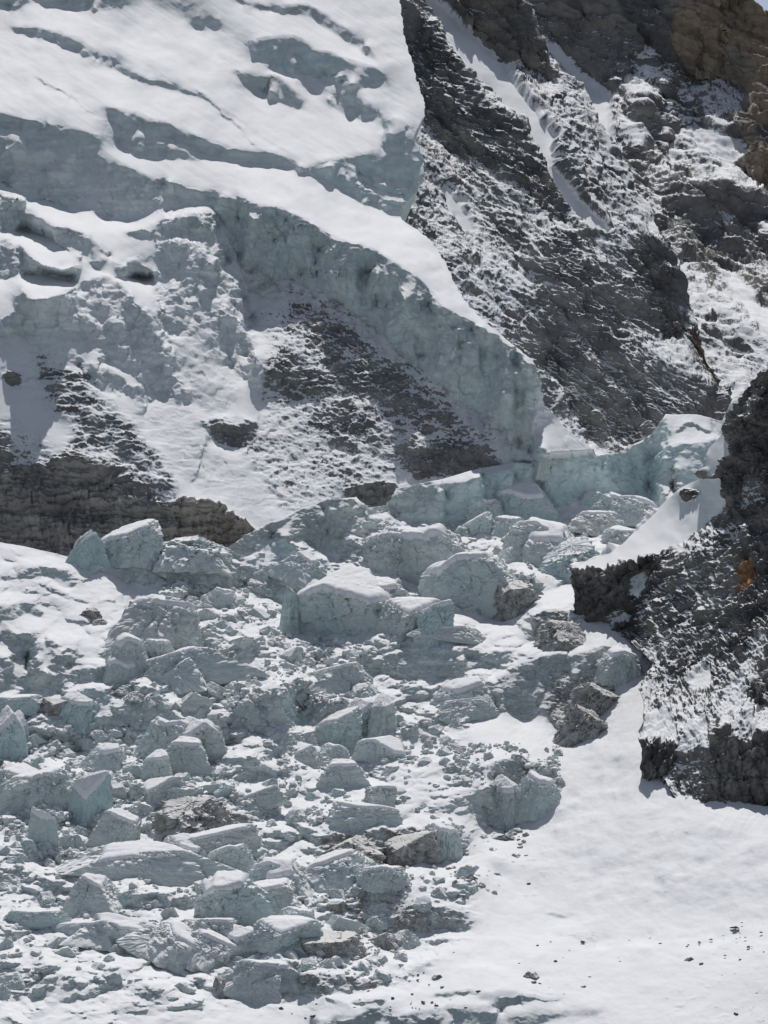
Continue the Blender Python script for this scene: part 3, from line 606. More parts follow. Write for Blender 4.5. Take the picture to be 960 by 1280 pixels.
    f([(498,1142),(520,1130),(560,1135),(583,1148),(562,1161),(530,1171),(498,1170)], 80, 5, seed=30, dirt=.7, **K)
    f([(500,1112),(530,1105),(560,1122),(580,1142),(560,1134),(520,1130),(500,1136)], 24, 20, 2, 2, 30)
    b([(440,1110),(480,1108),(505,1112)], [(445,1160),(480,1165),(500,1168)], 74, 0, seed=31, dirt=.8, **K)
    b([(345,1222),(400,1215),(440,1222),(480,1226)], [(350,1245),(400,1243),(440,1240),(478,1234)], 70, 0, seed=32, dirt=.8, **K)
    b([(300,1215),(340,1196),(360,1200)], [(305,1238),(340,1244),(358,1238)], 68, -20, seed=33, **K)
    b([(478,1280),(520,1264),(560,1256),(610,1258),(640,1252)], [(480,1300),(560,1300),(610,1290),(640,1262),(642,1258)], 48, 0, 3, 3, 34) if False else \
    b([(470,1282),(520,1265),(560,1257),(612,1262)], [(480,1310),(540,1310),(600,1300),(640,1272)], 56, 0, soft=3, rag=4)
    b([(385,1285),(420,1272),(470,1268)], [(390,1300),(430,1296),(475,1285)], 58, 0, soft=3, rag=4)
    b([(560,1281),(620,1270),(700,1262),(760,1268)], [(560,1300),(640,1290),(700,1276),(760,1272)], 50, 0, soft=3, rag=4)
    f([(600,1243),(640,1240),(660,1250),(630,1256),(600,1252)], 50, 0, 2, 2, 40); f([(440,1252),(475,1248),(480,1253),(450,1257)], 62, 0, 1.2, 1, 41)
    b([(610,1258),(650,1246),(700,1250)], [(615,1262),(655,1254),(700,1254)], 60, 0, soft=1.5)
    b([(540,1242),(575,1238),(600,1240)], [(542,1246),(575,1245),(600,1243)], 60, 0, soft=1.2)
    f([(712,1167),(735,1163),(748,1168),(744,1180),(735,1186),(725,1174)], 82, 0, 1, 1, 35, dirt=.6); f([(684,1140),(715,1138),(718,1143),(700,1146)], 70, 0, 1, 1, 36)  # two small holes, the first with a darker-coloured face
    f([(640,1095),(680,1100),(672,1112),(650,1118)], 48, 0, 2, 3, 37); f([(610,1075),(650,1085),(660,1098),(630,1100)], 40, 0, 3, 3, 37)
    f([(748,860),(756,850),(700,960),(690,985),(684,975),(710,930)], 48, -60, 3, 2, 38)
    f([(720,880),(745,850),(770,850),(735,910),(715,935)], 55, -30, 3, 2, 38)
    f([(820,930),(880,960),(930,1060),(960,1090),(960,1060),(890,1000)], 30, -40, 8, 4, 39)
    f([(795,835),(795,955),(890,1005),(960,1055),(980,1130),(760,1150),(640,1085),(690,975),(755,870)], 31, -38, 12, 6, 42, var=1.5)
    f([(560,1190),(700,1165),(960,1150),(960,1180),(700,1200),(560,1215)], 15, -10, 8, 6, 43, var=2.)
    f([(700,1160),(800,1150),(960,1130),(960,1145),(800,1168),(710,1178)], 22, 0, 5, 4, 40)
    ra.solve(110)
    us = np.arange(-88, 1000, 1.0); top = interp_line(GTOP, us)
    t = np.linspace(0, 1, 790)[:, None]; V = top[None]*(1-t)+1308*t; U = np.broadcast_to(us[None], V.shape)
    def disp(P, N, ch, U, V):
        W = ch.pop('rub'); st = sstep(.8, .5, N[..., 2])
        n1 = fbm(P/np.array([18, 18, 14]), 5, 71, .55); n2 = fbm(P/5., 4, 72, .6, True); lay = fbm(P/np.array([30, 30, 3.5]), 3, 73)
        fc = 1.8*facet(P[..., 0]/10, P[..., 1]/16+P[..., 2]/7, 1)+.9*facet(P[..., 0]/4.2, P[..., 1]/9+P[..., 2]/3.5, 2)
        a = (.25+.75*st)*fc*np.clip(W+st, 0, 1)+W*(1.0*n1+.5*n2*(.3+st))+st*(.8*n2+.7*lay)+ch['dirt']*1.3*n2
        sn = fbm(P/np.array([110, 160, 60]), 5, 74, .45)*5.5+fbm(P/np.array([9, 14, 9]), 4, 79, .6)*.7+fbm(np.stack([(P[..., 0]-.36*P[..., 1])/5, (P[..., 1]+.36*P[..., 0])/90, P[..., 2]/40], -1), 4, 75)*.6*sstep(560, 700, U)*sstep(1150, 1000, V)
        pit = np.clip(perlin(P/4., 76)-.35, 0, 1)*2.5*sstep(0, .4, fbm(P/60, 2, 77)+.1)
        rz = W*1.2*np.clip(fbm(P/8., 3, 78), -1, 1)
        P = P+N*(a+(1-W)*sn+(1-W)*pit*.5)[..., None]; P[..., 2] += rz
        return P
    patch('icefall_ground', ra, U, V, M_ice, disp, ('t',), (0, 1, -.1)); return ra
RG = build_ground()
RL = build_left()
# ================================================================== 5. dark rock buttress on the right
def build_right():
    gd = lambda u, v, k: (u, v, float(RG.depth(u, v))-k)
    ra = Raster(680, 400, 1100, 1110, [gd(950,1012,17),gd(885,1003,9),gd(840,1003,7),gd(802,968,9),gd(806,900,12),gd(810,840,12),gd(765,800,10),(720,760,2600),(720,710,2660),(965,455,2560),(905,540,2640),(900,600,2610),(850,612,2730),(900,800,2420),(960,800,2345),(1060,1000,2190),(1060,500,2480),(960,650,2450),(840,700,2570)])
    ra.chan('rock', .72); ra.chan('brown'); ra.chan('ice', .3); ra.chan('dirt')
    f, b = ra.face, ra.band
    f([(905,597),(850,610),(780,678),(722,708),(735,712),(770,700),(800,690),(850,668),(880,650),(905,622)], 33, -14, 2, 2, 2, rock=-.3)
    f([(852,618),(868,614),(872,622),(856,628)], 60, 0, 1.5, 2, 2, rock=.9)
    f([(716,722),(740,712),(790,700),(830,690),(835,720),(812,760),(795,790),(770,800),(720,795)], 86, -8, 2, 3, 3, rock=1.15)
    f([(796,762),(815,740),(830,735),(822,770),(806,790)], 45, -50, 3, 4, 3, rock=.4)
    f([(785,722),(808,716),(806,745),(790,745)], 45, -30, 2, 4, 3, rock=.3); f([(758,765),(785,766),(782,780),(762,780)], 50, 0, 2, 4, 3, rock=.35)
    f([(880,560),(905,540),(915,570),(905,590),(885,594)], 38, -20, 2, 2, 4, rock=.0)
    f([(918,500),(958,462),(1000,440),(1100,440),(1100,720),(960,720),(930,660),(908,640),(905,600),(918,560)], 76, -32, 3, 4, 5, rock=1.1)
    f([(925,520),(950,480),(958,500),(935,530)], 45, -20, 2, 5, 5, rock=.45); f([(930,600),(955,595),(960,625),(935,630)], 52, 10, 2, 5, 5, rock=.45)
    f([(820,720),(880,690),(925,680),(930,740),(900,830),(870,840),(830,900),(806,890),(808,830),(815,770)], 50, -30, 5, 7, 6, rock=.70)
    f([(926,690),(1000,640),(1000,880),(940,880),(925,800)], 58, -32, 4, 6, 7, rock=.95)
    f([(862,850),(890,838),(892,860),(868,864)], 34, -10, 1.5, 3, 8, rock=.1)
    f([(858,905),(885,905),(890,918),(880,935),(860,950),(852,935)], 46, 25, 3, 5, 9, rock=.35)
    f([(800,930),(830,925),(850,945),(838,965),(836,977),(800,976)], 82, -5, 1.5, 2.5, 10, rock=.95)
    f([(803,905),(835,895),(850,920),(830,928),(803,928)], 48, 10, 2, 4, 10, rock=.45)
    f([(890,930),(920,905),(960,890),(1040,880),(1040,1020),(890,1015)], 82, 5, 2, 3, 11, rock=1.1)
    for x in (): f([(x-1,935),(x+4,930),(x+8,1000),(x+3,1003)], 84, 70, 1.2, 1.5, int(x), rock=1.2)
    f([(915,905),(960,880),(1040,860),(1040,900),(960,915),(925,925)], 42, 10, 2, 5, 12, rock=.5)
    f([(840,960),(880,930),(888,980),(862,995),(840,1005)], 52, -20, 3, 4, 13, rock=.62)
    f([(905,880),(930,830),(955,790),(962,820),(930,880),(910,905)], 50, -45, 4, 6, 14, rock=.5)
    f([(925,712),(938,706),(944,722),(940,742),(930,748),(926,732)], None, 0, 1.2, 3, 15, brown=1.6)
    f([(903,598),(850,611),(780,679),(724,708),(742,712),(792,705),(832,690),(872,672),(903,642),(907,610)], 30, -8, 2, 3, 2, rock=-.3)
    f([(852,616),(872,613),(874,622),(858,628)], 60, 0, 1.5, 2, 2, rock=.8)
    ra.solve(70)
    vs = np.arange(404, 1040, .9)
    Lb = [(404,1020),(430,990),(455,966),(480,942),(500,925),(520,914),(545,900),(560,886),(575,882),(596,878),(600,872),(604,862),(610,850),(640,818),(680,778),(705,726),(712,718),(730,716),(760,720),(790,719),(797,735),(800,758),(803,785),(812,800),(830,816),(845,812),(870,802),(882,806),(900,806),(925,802),(960,799),(974,801),(977,834),(1004,842),(1007,862),(1010,888),(1013,930),(1016,980),(1040,1030)]
    uL = interp_line(Lb, vs); uL = np.interp(vs, [p[0] for p in Lb], [p[1] for p in Lb])
    t = np.linspace(0, 1, 420)[None]; U = uL[:, None]*(1-t)+1085*t; V = np.broadcast_to(vs[:, None], U.shape)
    def disp(P, N, ch, U, V):
        r = np.clip(ch['rock'], 0, 1)
        big = rib_noise(P, (.5, .75), 80, 26, 6, 83); st = rib_noise(P, (.7, .6), 22, 5.5, 5, 85); cell = fbm(P/6, 4, 86, .6)
        F1, F2, hs, DX, DY = cells2(P[..., 0]/13+fbm(P/20, 2, 4), P[..., 2]/22+fbm(P/20, 2, 5), 8)
        edge = np.minimum(ch['rock'], 1)*0+1
        fc = 8*ledges(P, -.75, .66, 20, 26, 1)+5*ledges(P, -.6, .8, 8, 13, 2)+2.6*ledges(P, -.4, .9, 3.4, 6, 3)+1.3*ledges(P, .9, .4, 2.6, 6, 4)+3.5*ledges(P, .97, .25, 8, 22, 7)
        lo = sstep(890, 930, V); fc = fc*(1-.5*lo)+lo*(4.5*ledges(P, .98, .2, 9, 30, 8)+2.2*ledges(P, .96, -.25, 4, 14, 9))
        a = r*(4.5*big*(1-.6*lo)+.8*st+.6*cell+fc)+.8*(1-r)*fbm(P/40, 3, 88)
        bc = ch['brown']; ch['rock'] = ch['rock']+((.26*fbm(P/np.array([40, 40, 30]), 4, 93)+.28*st-.30)*(r > .15))+np.clip(bc, 0, 1)*.6
        return P+N*a[..., None]
    patch('rock_buttress', ra, U, V, M_right, disp, ('l', 'b'), (.35, 1, -.1)); return ra
RR = build_right()
print('ground', time.time()-T0)
# ================================================================== 6. seracs, ice blocks, rubble and stones
def solid_material(name, kind):
    """ice block: bare ice on the steep sides, snow on whatever faces up"""
    c = {'grey': ((.80,.81,.825), (.545,.59,.59)), 'blue': ((.80,.81,.825), (.50,.595,.60)), 'dirty': ((.66,.655,.65), (.27,.265,.25)), 'stone': ((.70,.71,.73), (.13,.125,.12))}[kind]
    m = bpy.data.materials.new(name); m.use_nodes = True; nt = m.node_tree; N, Lk = nt.nodes, nt.links
    b = N['Principled BSDF']; b.inputs['Specular IOR Level'].default_value = .2; b.inputs['Roughness'].default_value = .6
    geo = N.new('ShaderNodeNewGeometry'); sep = N.new('ShaderNodeSeparateXYZ'); Lk.new(geo.outputs['Normal'], sep.inputs[0])
    def noise(sc, det, st=None):
        n = N.new('ShaderNodeTexNoise'); n.inputs['Scale'].default_value = sc; n.inputs['Detail'].default_value = det; n.inputs['Roughness'].default_value = .62
        v = geo.outputs['Position']
        if st:
            mp = N.new('ShaderNodeMapping'); mp.inputs['Scale'].default_value = st; mp.inputs['Rotation'].default_value = (.15, .1, 0); Lk.new(v, mp.inputs[0]); v = mp.outputs[0]
        Lk.new(v, n.inputs['Vector']); return n.outputs['Fac']
    n1 = noise(.22, 7); n2 = noise(.14, 5, (.3, .3, 1.8)); n3 = noise(.03, 3)
    def ramp(x, a, c2, A, B):
        r = N.new('ShaderNodeValToRGB'); r.color_ramp.elements[0].position = a; r.color_ramp.elements[1].position = c2
        r.color_ramp.elements[0].color = (*A, 1); r.color_ramp.elements[1].color = (*B, 1); Lk.new(x, r.inputs[0]); return r.outputs[0]
    ice = ramp(n2, .36, .66, tuple(x*.82 for x in c[1]), tuple(min(1, x*1.12) for x in c[1]))
    oi = N.new('ShaderNodeObjectInfo'); vr = N.new('ShaderNodeMix'); vr.data_type = 'RGBA'; Lk.new(oi.outputs['Random'], vr.inputs[0])
    blu = ramp(n3, .4, .6, tuple(x*y for x, y in zip(c[1], (.88, .98, 1.0))), tuple(x*y for x, y in zip(c[1], (.96, 1.0, 1.0)))); Lk.new(ice, vr.inputs[6]); Lk.new(blu, vr.inputs[7]); ice = vr.outputs[2]
    if kind == 'dirty': ice = ramp(n1, .40, .62, (.43, .44, .43), (.19, .18, .165))
    a = N.new('ShaderNodeMath'); a.operation = 'MULTIPLY_ADD'; Lk.new(n1, a.inputs[0]); a.inputs[1].default_value = .5; Lk.new(sep.outputs[2], a.inputs[2])
    mr = N.new('ShaderNodeMapRange'); mr.interpolation_type = 'SMOOTHSTEP'; Lk.new(a.outputs[0], mr.inputs[0])
    for i, v in enumerate((.74, .96, 0, 1)): mr.inputs[i+1].default_value = v
    mx = N.new('ShaderNodeMix'); mx.data_type = 'RGBA'; Lk.new(mr.outputs[0], mx.inputs[0]); Lk.new(ice, mx.inputs[6]); mx.inputs[7].default_value = (*c[0], 1)
    Lk.new(mx.outputs[2], b.inputs['Base Color'])
    bp = N.new('ShaderNodeBump'); bp.inputs['Strength'].default_value = .45; bp.inputs['Distance'].default_value = 1.6
    h = N.new('ShaderNodeMath'); h.operation = 'MULTIPLY'; Lk.new(n1, h.inputs[0])
    iv = N.new('ShaderNodeMapRange'); Lk.new(mr.outputs[0], iv.inputs[0]); iv.inputs[3].default_value = 1.; iv.inputs[4].default_value = .15; Lk.new(iv.outputs[0], h.inputs[1])
    Lk.new(h.outputs[0], bp.inputs['Height']); Lk.new(bp.outputs[0], b.inputs['Normal'])
    return m
MS = {k: solid_material(n, k) for k, n in (('grey', 'grey_white_ice'), ('blue', 'blue_ice'), ('dirty', 'debris_covered_ice'), ('stone', 'grey_stone'))}

def snow_material():
    m = bpy.data.materials.new('fresh_snow'); m.use_nodes = True; N, Lk = m.node_tree.nodes, m.node_tree.links; b = N['Principled BSDF']
    b.inputs['Specular IOR Level'].default_value = .2; b.inputs['Roughness'].default_value = .75
    g = N.new('ShaderNodeNewGeometry'); n = N.new('ShaderNodeTexNoise'); n.inputs['Scale'].default_value = .25; n.inputs['Detail'].default_value = 5; Lk.new(g.outputs['Position'], n.inputs['Vector'])
    r = N.new('ShaderNodeValToRGB'); r.color_ramp.elements[0].color = (.74, .755, .78, 1); r.color_ramp.elements[1].color = (.82, .83, .85, 1); Lk.new(n.outputs['Fac'], r.inputs[0]); Lk.new(r.outputs[0], b.inputs['Base Color'])
    p = N.new('ShaderNodeBump'); p.inputs['Strength'].default_value = .3; p.inputs['Distance'].default_value = .6; Lk.new(n.outputs['Fac'], p.inputs['Height']); Lk.new(p.outputs[0], b.inputs['Normal']); return m
MS_SNOW = snow_material()
def cube_sphere(n):
    """directions and quads of a subdivided cube"""
    V, Q, idx = [], [], {}
    g = [math.tan((i/n*2-1)*math.pi/4) for i in range(n+1)]
    def vid(p):
        k = tuple(round(x, 5) for x in p)
        if k not in idx: idx[k] = len(V); V.append(p)
        return idx[k]
    for ax in range(3):
        for sg in (-1, 1):
            for i in range(n):
                for j in range(n):
                    q = []
                    for a, c in ((i, j), (i+1, j), (i+1, j+1), (i, j+1)):
                        p = [0, 0, 0]; p[ax] = sg; p[(ax+1) % 3] = g[a]*1.0; p[(ax+2) % 3] = g[c]; q.append(vid(tuple(p)))
                    Q.append(q if sg > 0 else q[::-1])
    V = np.array(V, float); V /= np.linalg.norm(V, axis=1, keepdims=True)
    return V, np.array(Q)
CS = {n: cube_sphere(n) for n in (3, 6, 20, 34)}
def hull(kind, seed, n=34, want_roof=False):
    """unit-size broken block (about -1..1 wide, base at z=0, top near z=1): several overlapping polyhedra cut by random
    planes, snow-laden roofs falling towards the valley, then cracked and roughened"""
    rg = np.random.RandomState(seed); D, Q = CS[n]
    T = {'block': (5, -.10, .30, .35, 60), 'slab': (6, -.15, .2, .2, 50), 'dome': (7, .05, .5, .6, 12), 'spire': (5, .10, .26, .9, 40), 'wedge': (4, .05, .7, .8, 70), 'ragged': (5, -.15, .6, .8, 70), 'wall': (6, -.05, .12, .3, 26)}[kind]
    nsub = {'block': 4, 'slab': 3, 'dome': 3, 'spire': 2, 'wedge': 3, 'ragged': 5, 'wall': 4}[kind]
    best = None; roof = None
    for sb in range(nsub if n > 10 else 1):
        c = np.array([rg.uniform(-.42, .42), rg.uniform(-.3, .3), rg.uniform(-.35, .12)])*(sb > 0); sc = 1. if sb == 0 else rg.uniform(.5, .85)
        pl = []; a0 = rg.rand()*6.28
        for i in range(T[0]):
            a = a0+6.283*(i+rg.uniform(-.3, .3))/T[0]; tl = rg.uniform(T[1], T[2])
            pl.append((math.cos(a)*math.cos(tl), math.sin(a)*math.cos(tl), math.sin(tl), sc*rg.uniform(.65, 1.)))
        for i in range({'dome': 4, 'ragged': 3}.get(kind, 1)):
            a = rg.rand()*6.28; t = rg.uniform(.2, 1.)*T[3]
            pl.append((math.cos(a)*math.sin(t), math.sin(a)*math.sin(t), math.cos(t), sc*rg.uniform(.8, 1.)))
        for i in range(2):
            a = rg.rand()*6.28; t = rg.uniform(.6, 1.2); pl.append((math.cos(a)*math.sin(t), math.sin(a)*math.sin(t), math.cos(t), sc*rg.uniform(.85, 1.1)))
        k0 = len(pl)
        for i in range(2 if kind not in ('spire', 'wedge') else 1):
            t = math.radians(rg.uniform(10, 36)); a = math.radians(rg.uniform(-115, 115))
            pl.append((math.sin(a)*math.sin(t), -math.cos(a)*math.sin(t), math.cos(t), sc*{'slab': .62, 'dome': .66, 'wedge': .6, 'spire': .8}.get(kind, .6)*rg.uniform(.75, 1.2)))
        k1 = len(pl); pl.append((0, 0, -1, 1.)); pl = np.array(pl); pl[:, 3] = np.maximum(pl[:, 3]+pl[:, :3]@c, .12)
        d = np.maximum(D@pl[:, :3].T/pl[:, 3], 1e-6); tp = d.argmax(1); rf = ((tp >= k0) & (tp < k1)).astype(float)
        r = (d**T[4]).sum(1)**(-1/T[4])
        if best is None: best, roof = r, rf
        else:
            m = r > best; best = np.where(m, r, best); roof = np.where(m, rf, roof)
    P = D*best[:, None]
    if n >= 20:
        o = rg.rand(3)*50; amp = {'block': 1., 'slab': .8, 'dome': .7, 'spire': 1.1, 'wedge': .9, 'ragged': 1.7, 'wall': 1.}[kind]
        side = np.clip(1.2-np.abs(D[:, 2])*.8, .35, 1)*(1-.72*roof); th = np.arctan2(P[:, 1], P[:, 0])
        F1, F2, _, _, _ = cells2(th*2.0+.5*fbm(P*2+o, 3, seed+2)+o[2], P[:, 2]*1.2+o[0]+.3*fbm(P*3, 2, 3), seed+4)
        crack = -.10*sstep(.09, .0, F2-F1)
        nn = .17*fbm(P*1.5+o, 4, seed)+.07*(fbm(P*np.array([4, 4, 2.4])+o, 5, seed+5, .6, True)-.3)+.045*fbm(P*np.array([1.5, 1.5, 9])+o, 3, seed+8)
        fc = facet(th*1.9+o[0], P[:, 2]*2.2+o[1], seed)*.16+facet(th*4.5+o[0], P[:, 2]*5+o[1], seed+1)*.10+facet(P[:, 0]*8+o[0], P[:, 2]*9+P[:, 1]*5, seed+2)*.05
        P = P+D*(((nn+fc+crack)*amp*side)+.03*fbm(P*4+o, 4, seed+9)+.07*fbm(P*1.3+o, 2, seed+12))[:, None]
    P[:, 2] = (P[:, 2]+1)/2
    return (P, Q) if not want_roof else (P, Q, roof)
PROTO = {}
def proto(kind, var, n=20):
    n = 34 if n == 20 else n
    k = (kind, var, n)
    if k not in PROTO:
        P, Q = hull(kind, 100+var*7+len(kind)*31, n); PROTO[k] = mesh_from('ice_block', P, Q, MS['grey'], smooth=False)
    return PROTO[k]
CAPS = {}
def cap_mesh(kind, var):
    """the layer of fresh snow lying on the roofs of a block: thick in the middle, with a rim"""
    if (kind, var) not in CAPS:
        P, Q, roof = hull(kind, 100+var*7+len(kind)*31, 34, True)
        up = np.zeros(len(P)); fz = roof.copy()
        nb = np.zeros(len(P)); ct = np.zeros(len(P))
        for k in range(5):                                   # how far inside the roof a vertex lies
            nb[:] = 0; ct[:] = 0
            m = fz[Q].mean(1)
            for c in range(4): np.add.at(nb, Q[:, c], m); np.add.at(ct, Q[:, c], 1)
            fz = nb/np.maximum(ct, 1)
        sel = (roof[Q].sum(1) >= 3) & (fz[Q].mean(1) > .45)
        if sel.sum() < 12: CAPS[(kind, var)] = None; return None
        q = Q[sel]; ids, inv = np.unique(q, return_inverse=True); inv = inv.reshape(q.shape)
        th = .010+.060*sstep(.42, .95, fz[ids])+.008*fbm(P[ids]*3, 3, 5)
        top = P[ids]+np.array([0, -.35, 1.])*th[:, None]; bot = P[ids]-np.array([0, 0, .02])
        n_ = len(ids); E = {}
        for f_ in inv:
            for a, b_ in zip(f_, np.roll(f_, -1)): E[(a, b_)] = 1
        rim = [(a, b_, b_, a) for (a, b_) in E if (b_, a) not in E]
        rq = np.array([[b_, a, a+n_, b_+n_] for a, b_, _, _ in rim])
        CAPS[(kind, var)] = mesh_from('snow_cap', np.concatenate([top, bot]), np.concatenate([inv, rq]), MS_SNOW)
    return CAPS[(kind, var)]
rnd = random.Random(5)
def place(name, kind, u, vb, w, h, mat, label, cat, group=None, yaw=None, lean=0., leanx=0., depth=.9, sink=.26, var=None, n=20, ra=None, own=False, push=0.):
    """u, vb: where the foot stands; w, h: apparent size; converted to metres at the distance of the ground there"""
    ra = ra or RG
    if name != 'stone': k_ = 1. if group else 1.15; vb += h*.12; h *= k_; w *= k_
    D = float(ra.depth(u, vb))+push; m = D/F
    p = pt(u, vb, D); W_, H_ = w*m, h*m
    var = rnd.randrange(9) if var is None else var
    me = proto(kind, var, n)
    if own:
        me = me.copy(); co = np.empty(len(me.vertices)*3, np.float32); me.vertices.foreach_get('co', co)
    o = bpy.data.objects.new(name, me); COL.objects.link(o)
    yaw = rnd.uniform(0, 6.28) if yaw is None else yaw
    dp = W_*depth*rnd.uniform(.85, 1.1) if w < 2.2*h else max(H_*1.6, W_*.5)
    o.rotation_mode = 'XYZ'
    # shape yaw is baked as a choice of variant; the box stays aligned with its long side across the view
    o.scale = (W_/2/.93, dp/2/.93, H_*(1+sink)/.96)
    o.location = (p[0], p[1]+dp*.25, p[2]-H_*sink)
    o.rotation_euler = (leanx, lean*1.5, math.radians(rnd.uniform(-14, 14)) if yaw is None or True else yaw)
    sl_ = o.material_slots[0]; sl_.link = 'OBJECT'; sl_.material = MS[mat]
    tag(o, label, cat, group); return o
